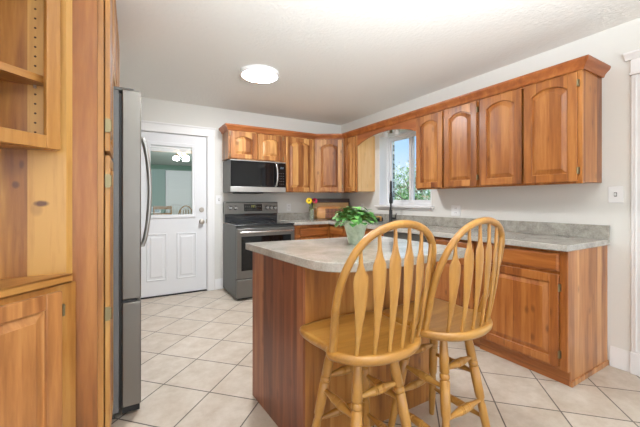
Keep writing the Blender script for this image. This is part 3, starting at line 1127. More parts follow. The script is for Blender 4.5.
# ------------------------------------------------------------------ potted plant on the island
TOP = IZ + 0.042
PLANT = (1.178, 1.585, TOP)
pl = thing('potted_plant', 'leafy green plant in a pale green tapered pot on the island', 'plant', PLANT)
MB().lathe([(0.040, 0), (0.043, 0.004), (0.052, 0.05), (0.063, 0.09), (0.079, 0.135), (0.084, 0.142), (0.080, 0.144), (0.072, 0.134), (0.058, 0.09)], n=40).build('pot', M['pot'], pl)
MB().lathe([(0.002, 0.118), (0.068, 0.118), (0.066, 0.112)], n=24).build('soil', M['seed'], pl)
mb = MB()
sb = MB()
for k in range(170):
    a = random.uniform(0, 2 * PI)
    rr_ = 0.118 * math.sqrt(random.uniform(0.01, 1))
    base = Vector((0.03 * math.cos(a), 0.03 * math.sin(a), 0.12))
    ht = 0.222 - 5.0 * rr_ * rr_ + random.uniform(-0.04, 0.012)
    tip = Vector((rr_ * math.cos(a), rr_ * math.sin(a), ht))
    mid_ = (base + tip) / 2 + Vector((0, 0, 0.02))
    sb.tube([base, mid_, tip], 0.0012, 5)
    L_ = random.uniform(0.034, 0.054)
    outd = Vector((math.cos(a + random.uniform(-.7, .7)), math.sin(a + random.uniform(-.7, .7)), random.uniform(-0.55, 0.35))).normalized()
    side = outd.cross(Vector((0, 0, 1))).normalized()
    nn = side.cross(outd)
    prof = [(0, 0.0), (0.12, 0.42), (0.35, 0.5), (0.6, 0.38), (0.82, 0.18), (1, 0)]
    vs, fs = [], []
    for (u, w_) in prof:
        cen = tip + outd * (u * L_) + nn * (-0.25 * L_ * u * u)
        vs += [cen - side * (w_ * L_) + nn * (0.12 * w_ * L_), cen, cen + side * (w_ * L_) + nn * (0.12 * w_ * L_)]
    for i in range(5):
        p_ = 3 * i
        fs += [(p_, p_ + 1, p_ + 4, p_ + 3), (p_ + 1, p_ + 2, p_ + 5, p_ + 4)]
    mb.add(vs, fs)
fo_ = mb.build('foliage', M['leaf'], pl, angle=60)
sb.build('stems', M['stem'], pl)


# ------------------------------------------------------------------ bar stools
SZ = 0.635


def bow_pt(u):
    """bow curve in its plane, u in 0..1; returns lateral, height"""
    P_ = [(-0.207, -0.02), (-0.222, 0.09), (-0.236, 0.19), (-0.233, 0.29), (-0.202, 0.39), (-0.150, 0.455), (-0.08, 0.49), (0, 0.502),
          (0.08, 0.49), (0.150, 0.455), (0.202, 0.39), (0.233, 0.29), (0.236, 0.19), (0.222, 0.09), (0.207, -0.02)]
    n = len(P_) - 1
    f = u * n
    i = min(int(f), n - 1)
    t = f - i
    p = [P_[max(0, min(n, i + k))] for k in (-1, 0, 1, 2)]
    out = []
    for d in (0, 1):
        a, b, c, e = (q[d] for q in p)
        out.append(0.5 * (2 * b + (c - a) * t + (2 * a - 5 * b + 4 * c - e) * t * t + (3 * b - a - 3 * c + e) * t ** 3))
    return out


LEAN = 0.305


def bow3(s_, t):
    return Vector((s_, -t * math.sin(LEAN) + 0.0, SZ + t * math.cos(LEAN)))


def cat_closed(P, n):
    out = []
    m = len(P)
    for i in range(m):
        p = [P[(i + k) % m] for k in (-1, 0, 1, 2)]
        for j in range(n):
            t = j / n
            out.append(tuple(0.5 * (2 * p[1][d] + (p[2][d] - p[0][d]) * t + (2 * p[0][d] - 5 * p[1][d] + 4 * p[2][d] - p[3][d]) * t * t
                                    + (3 * p[1][d] - p[0][d] - 3 * p[2][d] + p[3][d]) * t ** 3) for d in (0, 1)))
    return out


def make_stool(label, loc, rz):
    t = thing('bar_stool', label, 'stool', loc, rz, None)
    half = [(0.0, -0.142), (0.075, -0.134), (0.145, -0.105), (0.197, -0.058), (0.228, 0.0), (0.226, 0.026), (0.212, 0.048), (0.208, 0.085), (0.218, 0.15), (0.222, 0.215), (0.217, 0.265), (0.178, 0.292), (0.09, 0.300)]
    P = half + [(0.0, 0.302)] + [(-x, y) for x, y in reversed(half[1:])]
    O = cat_closed(P, 5)
    cx, cy = 0.0, 0.09

    def ring(sc, z, dish=0.0):
        return [((x - cx) * sc + cx, (y - cy) * sc + cy, SZ + z) for x, y in O]
    mb = MB()
    mb.rings([ring(0.86, -0.042), ring(0.95, -0.038), ring(0.99, -0.026), ring(1.0, -0.014), ring(0.99, -0.004), ring(0.965, 0.0), ring(0.88, -0.0015), ring(0.6, -0.007), ring(0.25, -0.010), ring(0.02, -0.0105)])
    mb.build('seat', M['oak_h'], t, angle=50)
    # bow
    pts = [bow3(*bow_pt(k / 56)) for k in range(57)]
    nrm = Vector((0, math.cos(LEAN), math.sin(LEAN)))
    MB().tube(pts, 0.0155, 12, flat=0.0135, up=nrm).build('back_bow', M['oak_v'], t, angle=60)
    # six arrow spindles
    for k in range(6):
        f = (k - 2.5) / 2.5
        sb_ = 0.158 * f
        yb = -0.118 * math.sqrt(max(0, 1 - (sb_ / 0.215) ** 2)) + 0.005
        st = 0.178 * f
        # height of the bow above st
        best = min((bow_pt(u / 200) for u in range(40, 161)), key=lambda q: abs(q[0] - st))
        top = bow3(st, best[1] - 0.004)
        bot = Vector((sb_, yb, SZ - 0.004))
        prof = [(0, .0075, .0075), (0.08, .0075, .0075), (0.2, .0105, .0068), (0.4, .0165, .006), (0.56, .0215, .0058), (0.68, .0238, .0058), (0.745, .0225, .006), (0.80, .0140, .007), (0.86, .0085, .0075), (0.94, .0068, .0068), (1, .0066, .0066)]
        # a slight backward bend; the flat side faces along the bow
        tang = Vector((1, 0.35 * f, 0)).normalized()
        rs = []
        for (u, wdt, thk) in prof:
            cpt = bot.lerp(top, u) + Vector((0, -0.012 * math.sin(PI * u), 0))
            d = (top - bot).normalized()
            a = (tang - d * tang.dot(d)).normalized()
            b = d.cross(a)
            wdt = wdt if wdt < 0.009 else 0.009 + (wdt - 0.009) * 1.3
            rs.append([cpt + a * (wdt * math.cos(q)) + b * (thk * math.sin(q)) for q in [2 * PI * j / 12 for j in range(12)]])
        MB().rings(rs).build('spindle', M['oak_v'], t, angle=50)
    # turned legs
    ctr = Vector((-0.020, 0.072, 0))
    legs = {}
    prof = [(0.0, .0145), (0.06, .0165), (0.16, .0205), (0.268, .0215), (0.276, .0160), (0.284, .0217), (0.31, .0217), (0.318, .0160), (0.326, .0217), (0.52, .0215), (0.56, .0205), (0.575, .0165), (0.60, .0155), (0.63, .0185), (0.72, .0195), (0.86, .0175), (0.98, .0145), (1.0, .013)]
    for sx in (-1, 1):
        for sy in (-1, 1):
            a = ctr + Vector((sx * 0.085, sy * 0.088, SZ - 0.036))
            b = ctr + Vector((sx * 0.168, sy * 0.170, 0.0))
            legs[(sx, sy)] = (a, b)
            MB().tube([a.lerp(b, u) for u, r_ in prof], [r_ for u, r_ in prof], 16).build('leg', M['oak_v'], t, angle=50)
    sprof = [(0, .0085), (0.12, .0095), (0.27, .0135), (0.37, .0178), (0.384, .0178), (0.394, .0135), (0.404, .0180), (0.428, .0180), (0.438, .0135), (0.448, .0186), (0.552, .0186), (0.562, .0135), (0.572, .0180), (0.596, .0180), (0.606, .0135), (0.616, .0178), (0.63, .0178), (0.73, .0135), (0.88, .0095), (1, .0085)]
    for k1, k2, zs, mt in (((-1, -1), (1, -1), (0.45, 0.25), 'oak_h'), ((-1, 1), (1, 1), (0.43, 0.235), 'oak_h'), ((-1, -1), (-1, 1), (0.375, 0.165), 'oak_y'), ((1, -1), (1, 1), (0.375, 0.165), 'oak_y')):
        for z in zs:
            def at(k):
                a, b = legs[k]
                return a.lerp(b, (a.z - z) / (a.z - b.z))
            p, q = at(k1), at(k2)
            MB().tube([p.lerp(q, u) for u, r_ in sprof], [r_ for u, r_ in sprof], 14).build('stretcher', M[mt], t, angle=50)
    return t


st1 = make_stool('golden oak spindle-back bar stool at the left, nearest the rounded island corner', (0.864, 1.022, 0), 0.008)
st2 = copy_tree(st1)
st2.location = (1.324, 0.998, 0)
st2.rotation_euler = (0, 0, 0.05)
tag(st2, 'golden oak spindle-back bar stool at the right, nearer the base cabinets', 'stool')
for s_ in (st1, st2):
    s_['group'] = 'oak bar stools at the island'

# ------------------------------------------------------------------ stove
RX0, RX1 = 1.073, 1.835
rg = thing('stove', 'dark slate electric stove with glass cooktop against the back wall', 'stove', (RX0, B, 0))
rw = RX1 - RX0
YF = 3.80 - B
MB().box(0.001, rw - 0.001, YF + 0.03, -0.012, 0.02, 0.895).build('body', M['slate_d'], rg, bevel=0.003)
MB().box(0.03, rw - 0.03, YF + 0.06, -0.03, 0, 0.02).build('feet', M['rubber'], rg)
mb = MB().box(0, rw, YF - 0.005, -0.09, 0.896, 0.912)
mb.build('cooktop', M['cooktop'], rg, bevel=0.004)
for (x, y, r_) in ((0.2, -0.5, 0.10), (0.56, -0.5, 0.085), (0.2, -0.24, 0.075), (0.56, -0.24, 0.10)):
    rs = []
    for q in (r_, r_ - 0.003):
        rs.append([(x + q * math.cos(2 * PI * k / 40), y + q * math.sin(2 * PI * k / 40), 0.9126) for k in range(40)])
    MB().rings(rs, True, False, False).build('burner_ring', M['slate'], rg)
od = MB().box(0.004, rw - 0.004, YF - 0.012, YF + 0.029, 0.262, 0.865).build('oven_door', M['slate'], rg, bevel=0.005)
MB().box(0.055, rw - 0.055, YF - 0.0145, YF - 0.011, 0.36, 0.77).build('oven_window', M['blackglass'], od, bevel=0.001)
mb = MB()
mb.tube([(0.04, YF - 0.012, 0.815), (0.04, YF - 0.05, 0.822), (0.06, YF - 0.055, 0.824), (rw - 0.06, YF - 0.055, 0.824), (rw - 0.04, YF - 0.05, 0.822), (rw - 0.04, YF - 0.012, 0.815)], 0.0145, 14)
mb.build('handle', M['chrome'], od)
MB().box(0.004, rw - 0.004, YF - 0.010, YF + 0.029, 0.035, 0.250).build('storage_drawer', M['slate'], rg, bevel=0.004)
bg = MB().prism([(-0.115, 1.022), (-0.105, 1.178), (-0.095, 1.186), (-0.012, 1.186), (-0.012, 1.022)], 0.0, rw, 'yz').build('control_panel', M['slate'], rg, bevel=0.004)
MB().prism([(-0.09, 0.9125), (-0.095, 1.0215), (-0.012, 1.0215), (-0.012, 0.9125)], 0.004, rw - 0.004, 'yz').build('backguard', M['cooktop'], rg)
MB().prism([(-0.1175, 1.06), (-0.1105, 1.155), (-0.104, 1.155), (-0.111, 1.06)], 0.262, 0.522, 'yz').build('display_panel', M['blackglass'], bg)
mb = MB()


def seg_digits(mb, text, x, z, h, w, y, slope=0.0, gap=0.35):
    SEG = {'0': 'abcdef', '1': 'bc', '2': 'abged', '3': 'abgcd', '4': 'fgbc', '5': 'afgcd', '6': 'afgedc', '7': 'abc', '8': 'abcdefg', '9': 'abfgcd'}
    s_ = h * 0.11
    for ch in text:
        if ch == ':':
            for f in (0.3, 0.7):
                mb.box(x, x + s_ * 1.4, y + slope * f * h - 0.0008, y + slope * f * h, z + f * h, z + f * h + s_ * 1.4)
            x += s_ * 3
            continue
        bx = {'a': (0, w, h - s_, h), 'g': (0, w, h / 2 - s_ / 2, h / 2 + s_ / 2), 'd': (0, w, 0, s_), 'f': (0, s_, h / 2, h), 'e': (0, s_, 0, h / 2), 'b': (w - s_, w, h / 2, h), 'c': (w - s_, w, 0, h / 2)}
        for q in SEG[ch]:
            a, b, c_, d = bx[q]
            yy = y + slope * (c_ + d) / 2
            mb.box(x + a, x + b, yy - 0.0008, yy, z + c_, z + d)
        x += w * (1 + gap)


seg_digits(mb, '1:57', 0.357, 1.11, 0.03, 0.014, -0.1142, 0.07)
mb.build('clock_digits', M['display'], bg, smooth=False)
mb = MB()
for r_ in range(2):
    for k in range(9):
        if r_ == 1 and 3 <= k <= 5:
            continue
        x = 0.275 + k * 0.027
        z = 1.072 + r_ * 0.045
        y = -0.1168 + (z - 1.06) * 0.07
        MB().box(x, x + 0.013, y - 0.0006, y + 0.001, z, z + 0.006).build('touch_key', M['slate'], bg, smooth=False)
for x in (0.068, 0.142, 0.592, 0.652, 0.712):
    k_ = MB().lathe([(0.028, 0), (0.028, -0.006), (0.023, -0.01), (0.021, -0.032), (0.016, -0.036)], (x, -0.112, 1.105), 24, 'y').build('knob', M['chrome'], bg)
    MB().box(x - 0.004, x + 0.004, -0.152, -0.147, 1.088, 1.125).build('knob_grip', M['slate'], k_, bevel=0.001)

# ------------------------------------------------------------------ microwave above the stove
mw = thing('microwave', 'dark over-the-range microwave mounted above the stove', 'microwave', (RX0, B, 1.312))
MY = -0.385
mh_ = 0.418
MB().box(0.001, rw - 0.001, MY + 0.02, -0.002, 0.0, mh_).build('body', M['slate_d'], mw, bevel=0.003)
md = MB().box(0.002, rw - 0.118, MY - 0.012, MY + 0.0195, 0.075, mh_ - 0.012).build('door', M['blackglass'], mw, bevel=0.004)
MB().box(0.002, rw - 0.002, MY - 0.012, MY + 0.0195, 0.004, 0.073).build('vent_strip', M['steel_h'], mw, bevel=0.003)
MB().box(0.002, rw - 0.002, MY - 0.010, MY + 0.0195, mh_ - 0.0115, mh_ - 0.001).build('top_strip', M['steel_h'], mw)
MB().tube([(rw - 0.155, MY - 0.012, 0.085), (rw - 0.152, MY - 0.042, 0.10), (rw - 0.145, MY - 0.056, 0.16), (rw - 0.143, MY - 0.06, 0.235), (rw - 0.145, MY - 0.056, 0.31), (rw - 0.152, MY - 0.042, 0.375), (rw - 0.155, MY - 0.012, 0.39)], 0.013, 12).build('handle', M['chrome'], md)
cp_ = MB().box(rw - 0.116, rw - 0.002, MY - 0.012, MY + 0.0195, 0.075, mh_ - 0.012).build('control_panel', M['blackglass'], mw, bevel=0.004)
mb = MB()
seg_digits(mb, '1:57', rw - 0.09, 0.325, 0.024, 0.012, MY - 0.0123)
mb.build('clock_digits', M['display_w'], cp_, smooth=False)
mb = MB()
for r_ in range(5):
    for k in range(3):
        MB().box(rw - 0.095 + k * 0.027, rw - 0.082 + k * 0.027, MY - 0.0128, MY - 0.0115, 0.115 + r_ * 0.036, 0.121 + r_ * 0.036).build('touch_key', M['slate'], cp_, smooth=False)
MB().box(0.12, rw - 0.3, MY + 0.06, -0.06, -0.012, -0.0005).build('underside_filter', M['rubber'], mw)

# ------------------------------------------------------------------ refrigerator
FY0, FY1 = 2.067, 2.975
fr_ = thing('refrigerator', 'tall stainless french door refrigerator at the left wall', 'refrigerator', (XL + 0.012, FY0, 0))
ox = XL + 0.012
bx1 = -0.062 - ox
MB().box(0, bx1, 0.004, FY1 - FY0 - 0.004, 0.04, 1.805).build('body', M['fridge_side'], fr_, bevel=0.004)
MB().box(0.02, bx1 - 0.02, 0.03, FY1 - FY0 - 0.03, 0.0, 0.04).build('base_grille', M['rubber'], fr_)
d0, d1 = bx1 + 0.014, 0.044 - ox
MB().box(bx1, d0, 0.012, FY1 - FY0 - 0.012, 0.06, 1.79).build('gasket', M['rubber'], fr_)
hw = (FY1 - FY0) / 2
for a, b, hy in ((0, hw - 0.003, hw - 0.05), (hw + 0.003, FY1 - FY0, hw + 0.05)):
    d = MB().box(d0, d1, a, b, 0.655, 1.815).build('door', M['steel'], fr_, bevel=0.006)
    pts = []
    for k in range(17):
        t = k / 16
        pts.append((d1 + 0.02 + 0.042 * math.sin(PI * t) ** 0.7, hy, 0.90 + 0.72 * t))
    pts = [(d1 - 0.002, hy, 0.90)] + pts + [(d1 - 0.002, hy, 1.62)]
    MB().tube(pts, 0.012, 12).build('handle', M['steel_h'], d)
MB().box(d0, d1, 0, FY1 - FY0, 0.062, 0.638).build('freezer_drawer', M['steel'], fr_, bevel=0.006)
MB().box(d0, d1 - 0.02, 0.01, FY1 - FY0 - 0.01, 0.638, 0.655).build('drawer_gap', M['rubber'], fr_)
MB().box(d0, d1 - 0.006, 0.02, FY1 - FY0 - 0.02, 0.022, 0.06).build('kick_plate', M['rubber'], fr_)
for a in (0.015, FY1 - FY0 - 0.085):
    MB().box(bx1 - 0.06, d1 - 0.035, a, a + 0.07, 1.806, 1.828).build('hinge_cover', M['slate_d'], fr_, bevel=0.006)

# ------------------------------------------------------------------ tall pantry and the cabinet above the refrigerator
PX = -0.109
PY0, PY1 = 1.73, 2.058
pn = thing('pantry_cabinet', 'tall wooden pantry cabinet between corner hutch and refrigerator', 'cabinet', (XL + 0.002, PY0, 0))
ox = XL + 0.002
MB().box(0, PX - 0.024 - ox, 0, PY1 - PY0, 0.0, H - 0.004).build('side_panel', M['pan'], pn, smooth=False)
mb = MB()
q0, q1 = PX - 0.0235 - ox, PX - ox
ph = H - 0.004
mb.box(q0, q1, -0.001, 0.045, 0, ph).box(q0, q1, PY1 - PY0 - 0.045, PY1 - PY0, 0, ph).box(q0, q1, 0.045, PY1 - PY0 - 0.045, 0, 0.1).box(q0, q1, 0.045, PY1 - PY0 - 0.045, ph - 0.08, ph)
mb.build('face_frame', M['pan_l'], pn, bevel=0.001)
for z0, z1, hz in ((0.11, 1.405, (0.69, 1.29)), (1.425, 2.37, (1.54, 2.26))):
    d = cab_door(0.012, 0, PY1 - PY0 - 0.024, z1 - z0, pn, M['pan_l'], M['pan_l'], 0, 0.0, None, sw=0.05, panel_mat=M['pan'])
    d.matrix_local = Matrix.Translation((q1 + 0.003, 0, z0)) @ Matrix.Rotation(PI / 2, 4, 'Z')
    for z in hz:
        MB().tube([(0.008, -0.022, z - z0 - 0.025), (0.008, -0.022, z - z0 + 0.025)], 0.005, 10).box(0.0, 0.012, -0.02, -0.002, z - z0 - 0.03, z - z0 + 0.03).build('hinge', M['brass'], d)
of = thing('over_fridge_cabinet', 'wooden cabinet mounted above the refrigerator', 'cabinet', (XL + 0.002, 2.062, 1.86))
ofh = H - 0.004 - 1.86
MB().box(0, -0.105 - ox, 0, 0.92, 0, ofh).build('carcass', M['pan'], of)
for k in range(2):
    d = cab_door(0.01 + k * 0.452, 0, 0.446, ofh - 0.06, of, M['pan_l'], M['pan_l'], 0, 0.0, None, sw=0.05, panel_mat=M['pan'])
    d.matrix_local = Matrix.Translation((-0.1045 - ox, 0, 0.02)) @ Matrix.Rotation(PI / 2, 4, 'Z')

# ------------------------------------------------------------------ diagonal corner hutch
hx0, hy0 = XL + 0.003, PY0 - 0.002
hl = -0.221 - hx0                      # leg of the corner triangle
hw_ = hl * math.sqrt(2)
ht = thing('corner_hutch', 'light wooden diagonal corner hutch with open shelf and counter at far left', 'hutch', (hx0, hy0 - hl, 0), PI / 4)
# local: x from left end to right end of the front, +y back into the corner
hb = hw_ / 2
HZ = H - 0.004
tk = 0.018


def tri(i=0.0, f=0.0):
    """triangle inset by i from both walls, front moved back by f"""
    return [(i * 1.414 + f, f), (hw_ - i * 1.414 - f, f), (hb, hb - i * 1.414)]


s2 = math.sqrt(0.5)
# side panels standing along the two walls
r_end = [(hw_, 0), (hb, hb), (hb, hb - tk * 1.414), (hw_ - tk * 1.414, 0)]
l_end = [(0, 0), (hb, hb), (hb, hb - tk * 1.414), (tk * 1.414, 0)]
MB().prism(r_end, 0, HZ).build('end_panel', M['hut'], ht, smooth=False)
MB().prism(l_end, 0, HZ).build('end_panel', M['hut'], ht, smooth=False)
MB().prism(tri(tk + 0.0005, 0.02), 1.405, 1.425).build('bottom_panel', M['hut_h'], ht, smooth=False)
MB().prism(tri(tk + 0.0005, 0.012), 1.668, 1.696).build('shelf', M['hut_h'], ht, smooth=False)
MB().prism(tri(tk + 0.0005, 0.012), 2.06, 2.088).build('shelf', M['hut_h'], ht, smooth=False)
# shelf pin holes on the right-hand inner face
mb = MB()
dirv = Vector((-s2, s2))
nv = Vector((-s2, -s2))
for k in range(24):
    z = 1.4775 + k * 0.0385
    p0 = Vector((hw_ - tk * 1.414, 0)) + dirv * 0.100
    cpt = p0 + nv * 0.0006
    ring0 = []
    rs = [[], []]
    for j in range(10):
        a = 2 * PI * j / 10
        q = cpt + dirv * (0.0042 * math.cos(a))
        rs[0].append((q.x, q.y, z + 0.0042 * math.sin(a)))
        q2 = q - nv * 0.001
        rs[1].append((q2.x, q2.y, z + 0.0042 * math.sin(a)))
    MB().rings(rs).build('pin_hole', M['seed'], ht, smooth=False)
pk = Vector((hw_ - tk * 1.414, 0)) + dirv * 0.100 + nv * 0.006
MB().lathe([(0.005, -0.006), (0.005, 0.006)], (pk.x, pk.y, 1.661), 12).build('shelf_pin', M['nickel'], ht)
# face frame stiles above and below the open counter
mb = MB()
for z0, z1, nm, r0, r1, o0, o1 in ((1.405, HZ, 'upper_face_frame', 0.02, 0.06, 0.082, 0.105), (0.0, 0.856, 'lower_face_frame', 0.09, 0.031, 0.0005, 0.062)):
    mb = MB()
    mb.box(hw_ - o1, hw_ - o0, -0.019, -0.0005, z0, z1).box(o0, o1, -0.019, -0.0005, z0, z1)
    mb.box(o1, hw_ - o1, -0.019, -0.0005, z0, z0 + r0).box(o1, hw_ - o1, -0.019, -0.0005, z1 - r1, z1)
    mb.build(nm, M['hut_s'], ht, bevel=0.001)
# upper open-frame doors
fy_ = -0.0195
for a, b in ((0.0775, hw_ / 2 - 0.002), (hw_ / 2 + 0.002, hw_ - 0.0775)):
    z0, z1 = 1.402, HZ - 0.04
    mb = MB()
    sw = 0.052
    mb.box(a, a + sw, fy_ - 0.02, fy_, z0, z1).box(b - sw, b, fy_ - 0.02, fy_, z0, z1).box(a + sw, b - sw, fy_ - 0.02, fy_, z0, z0 + sw).box(a + sw, b - sw, fy_ - 0.02, fy_, z1 - sw, z1)
    mb.build('upper_door', M['hut_s'], ht, bevel=0.003)
# counter ledge
cpoly = [(0.018, -0.035), (hw_ - 0.028, -0.035), (hw_ - 0.022, -0.030), (hw_ - 0.03, 0.0), (hb, hb - 0.03), (0.03, 0.0)]
MB().prism(cpoly, 0.858, 0.896).build('counter_ledge', M['hut_h'], ht, bevel=0.010, seg=4)
# lower doors
for a, b, hg in ((0.072, hw_ / 2 - 0.002, None), (hw_ / 2 + 0.002, hw_ - 0.070, 'r')):
    cab_door(a, 0.07, b - a, 0.765, ht, M['hut_d'], M['hut_h'], fy_, 0.0, hg, sw=0.06, panel_mat=M['hut_d'], hinges=(0.12, 0.895))
MB().prism(tri(tk + 0.0005, 0.02), 0.06, 0.078).build('lower_shelf', M['hut_h'], ht, smooth=False)


# ------------------------------------------------------------------ outlets and switches
def plate(label, cat, loc, rz, kind, w=0.072, h=0.116):
    t = thing('outlet' if kind == 'o' else 'light_switch', label, cat, loc, rz)
    MB().box(-w / 2, w / 2, -0.006, -0.0005, -h / 2, h / 2).build('cover_plate', M['plate'], t, bevel=0.003)
    if kind == 'o':
        for s_ in (-1, 1):
            r_ = MB().box(-0.017, 0.017, -0.008, -0.0055, s_ * 0.024 - 0.014, s_ * 0.024 + 0.014).build('receptacle', M['plate'], t, bevel=0.002)
            MB().box(-0.009, -0.006, -0.0086, -0.0078, s_ * 0.024 - 0.004, s_ * 0.024 + 0.008).box(0.006, 0.009, -0.0086, -0.0078, s_ * 0.024 - 0.004, s_ * 0.024 + 0.008).build('slots', M['dark_slot'], r_, smooth=False)
    else:
        MB().box(-0.005, 0.005, -0.014, -0.0055, -0.008, 0.012).build('toggle', M['plate'], t, bevel=0.001)
        MB().box(-0.008, 0.008, -0.0068, -0.0058, -0.014, 0.016).build('toggle_slot', M['slate'], t, smooth=False)
    return t


plate('white two-gang outlet on the right wall above the worktop backsplash', 'outlet', (XR, 2.25, 1.095), RW, 'o', w=0.116)
plate('white light switch on the right wall beside the doorway', 'switch', (XR, 0.925, 1.245), RW, 's', w=0.085, h=0.12)
plate('white outlet on the right wall behind the plant, near the corner', 'outlet', (XR, 3.88, 1.10), RW, 'o')
plate('white outlet on the back wall between stove and yellow flower', 'outlet', (2.06, B, 1.10), 0, 'o')
plate('white light switch on the back wall between door and stove', 'switch', (1.02, B, 1.215), 0, 's', w=0.085, h=0.12)

# ------------------------------------------------------------------ corner worktop: flowers, tray, log rack
vx, vy = 2.335, 4.235
vs_ = tag(MB().lathe([(0.030, 0), (0.034, 0.004), (0.036, 0.05), (0.034, 0.10), (0.038, 0.16), (0.035, 0.16), (0.031, 0.10), (0.033, 0.05), (0.030, 0.01), (0.004, 0.009)], n=28).build('vase', M['vase'], loc=(vx, vy, CT1)),
          'clear glass vase holding flowers in the worktop corner', 'vase')


def flower(label, head, pm, npet, rad_, off):
    t = thing('flower', label, 'flower', (vx, vy, CT1))
    h_ = Vector(head)
    MB().tube([(off[0], off[1], 0.014), (off[0] * 0.5, off[1] * 0.5, 0.11), tuple(h_ * 0.75 + Vector((0, 0, h_.z * 0.12))), tuple(h_)], 0.0035, 8).build('stem', M['stem'], t)
    fd = Vector((-0.42, -0.88, 0.18)).normalized()
    sd = fd.cross(Vector((0, 0, 1))).normalized()
    ud = sd.cross(fd)
    mb = MB()
    for ly in range(2):
        for k in range(npet):
            a = 2 * PI * (k + 0.5 * ly) / npet
            d = sd * math.cos(a) + ud * math.sin(a)
            e = fd.cross(d)
            vs, fs = [], []
            for u, w_ in ((0.15, 0.08), (0.5, 0.2), (0.85, 0.2), (1.0, 0.05)):
                cpt = h_ + d * (u * rad_) + fd * (0.006 - 0.012 * u * u - 0.003 * ly)
                vs += [cpt - e * (w_ * rad_) - fd * 0.0006, cpt + e * (w_ * rad_) - fd * 0.0006, cpt + e * (w_ * rad_) + fd * 0.0006, cpt - e * (w_ * rad_) + fd * 0.0006]
            for i in range(3):
                p_ = 4 * i
                for j in range(4):
                    fs.append((p_ + j, p_ + (j + 1) % 4, p_ + 4 + (j + 1) % 4, p_ + 4 + j))
            fs += [(0, 1, 2, 3), (12, 13, 14, 15)]
            mb.add(vs, fs)
    mb.build('petals', pm, t)
    rs = []
    for q, z in ((0.25, -0.004), (0.30, 0.006), (0.22, 0.011), (0.02, 0.013)):
        rs.append([tuple(h_ + fd * z + (sd * math.cos(2 * PI * k / 16) + ud * math.sin(2 * PI * k / 16)) * (q * rad_)) for k in range(16)])
    MB().rings(rs).build('flower_centre', M['seed'], t)
    mb = MB()
    for k in range(10):
        a = random.uniform(0, 2 * PI)
        u = random.uniform(0.45, 0.85)
        bpt = h_ * u
        tip = bpt + Vector((math.cos(a) * 0.04, math.sin(a) * 0.04, random.uniform(0.0, 0.04)))
        m_ = (bpt + tip) / 2
        sd2 = Vector((-math.sin(a), math.cos(a), 0)) * 0.011
        mb.add([bpt, m_ + sd2, tip, m_ - sd2 + Vector((0, 0, .003))], [(0, 1, 2), (0, 2, 3)])
    mb.build('leaves', M['stem'], t, smooth=False)
    return t


flower('yellow daisy-like flower with dark centre in the corner vase', (-0.055, -0.015, 0.285), M['yellow'], 13, 0.048, (0.012, 0.0))
flower('deep pink flower beside the yellow one in the corner vase', (0.068, 0.03, 0.285), M['pink'], 11, 0.042, (-0.010, 0.008))

# leaning tray: tan board with a dark upper band, across the corner
ax, ay = 2.40, 4.365
tr = thing('leaning_tray', 'large tan board with dark brown rim leaning in the worktop corner', 'tray', (2.43, 4.372, CT1 + 0.002), R(-23))
tl = 0.575
b0_ = MB().box(0, tl, -0.012, 0.0, 0.0, 0.31).build('board', M['tan'], tr, bevel=0.004)
b1_ = MB().box(-0.006, tl + 0.012, -0.022, 0.004, 0.255, 0.318).box(tl - 0.006, tl + 0.014, -0.022, 0.004, 0.0, 0.255).box(-0.008, 0.004, -0.022, 0.004, 0, 0.255).build('rim', M['walnut'], tr, bevel=0.006)
for o in (b0_, b1_):
    o.rotation_euler = (R(-9), 0, 0)
# half-log rack with two rows of dark slats
lg = thing('log_rack', 'rustic half-log wooden rack with two rows of dark slats in front of the tan board', 'rack', (2.40, 4.20, CT1), R(-20))
Lg = 0.43
prof = []
for k in range(15):
    a = PI * k / 14
    prof.append((0.0 + 0.055 * math.cos(a), 0.0))
rs = []
for (x, sc) in ((0.0, 0.55), (0.012, 0.8), (0.04, 0.95), (0.09, 1.0), (0.2, 1.0), (0.3, 0.94), (0.38, 0.82), (0.42, 0.62), (0.43, 0.45)):
    ring_ = []
    for k in range(20):
        a = 2 * PI * k / 20
        ring_.append((x, 0.055 * math.cos(a) * sc, 0.103 + 0.10 * math.sin(a) * (0.4 + 0.6 * sc)))
    rs.append(ring_)
MB().rings(rs).build('log_body', M['logw'], lg, angle=60)
MB().box(0.125, 0.385, -0.060, -0.03, 0.025, 0.095).box(0.125, 0.385, -0.060, -0.03, 0.103, 0.165).build('recess', M['walnut'], lg)
for r_ in range(2):
    for k in range(12):
        MB().box(0.132 + k * 0.021, 0.141 + k * 0.021, -0.068, -0.0595, 0.030 + 0.078 * r_, 0.090 + 0.070 * r_).build('slat', M['spice'], lg, bevel=0.002)

# ------------------------------------------------------------------ long room standing in for the reflection in the back door glass
MX0, MX1, MYE = -1.5, 2.9, 12.5
struct(box(MX0, MX1, MYE, MYE + 0.1, 0, H).build('wall_far', M['teal'], smooth=False))
struct(box(MX0 - 0.1, MX0, B + 0.12, MYE + 0.1, 0, H).build('wall_far_left', M['teal'], smooth=False))
struct(box(MX1, MX1 + 0.1, B + 0.12, MYE + 0.1, 0, H).build('wall_far_right', M['teal'], smooth=False))
struct(box(MX0 - 0.1, MX1 + 0.1, B + 0.12, MYE + 0.1, H, H + 0.1).build('ceiling_far', M['teal_ceil'], smooth=False))
md_ = thing('interior_door', 'wide plain white door on the far teal wall seen in the door glass', 'door', (1.02, MYE - 0.002, 0))
MB().box(0, 1.15, -0.045, -0.001, 0.005, 2.28).build('door_slab', M['doorw'], md_, bevel=0.003)
for z in (0.4, 0.9, 1.4, 1.9):
    MB().box(0.08, 1.07, -0.05, -0.0445, z - 0.2, z + 0.2).build('door_panel', M['doorw'], md_, bevel=0.006)
area('far_room_fill_light', (2.8, 9.0, 1.6), (R(90), 0, R(90)), 3.0, 1.6, 90, (0.93, 1.0, 0.97))  # added light to brighten the far room; its wall has no window
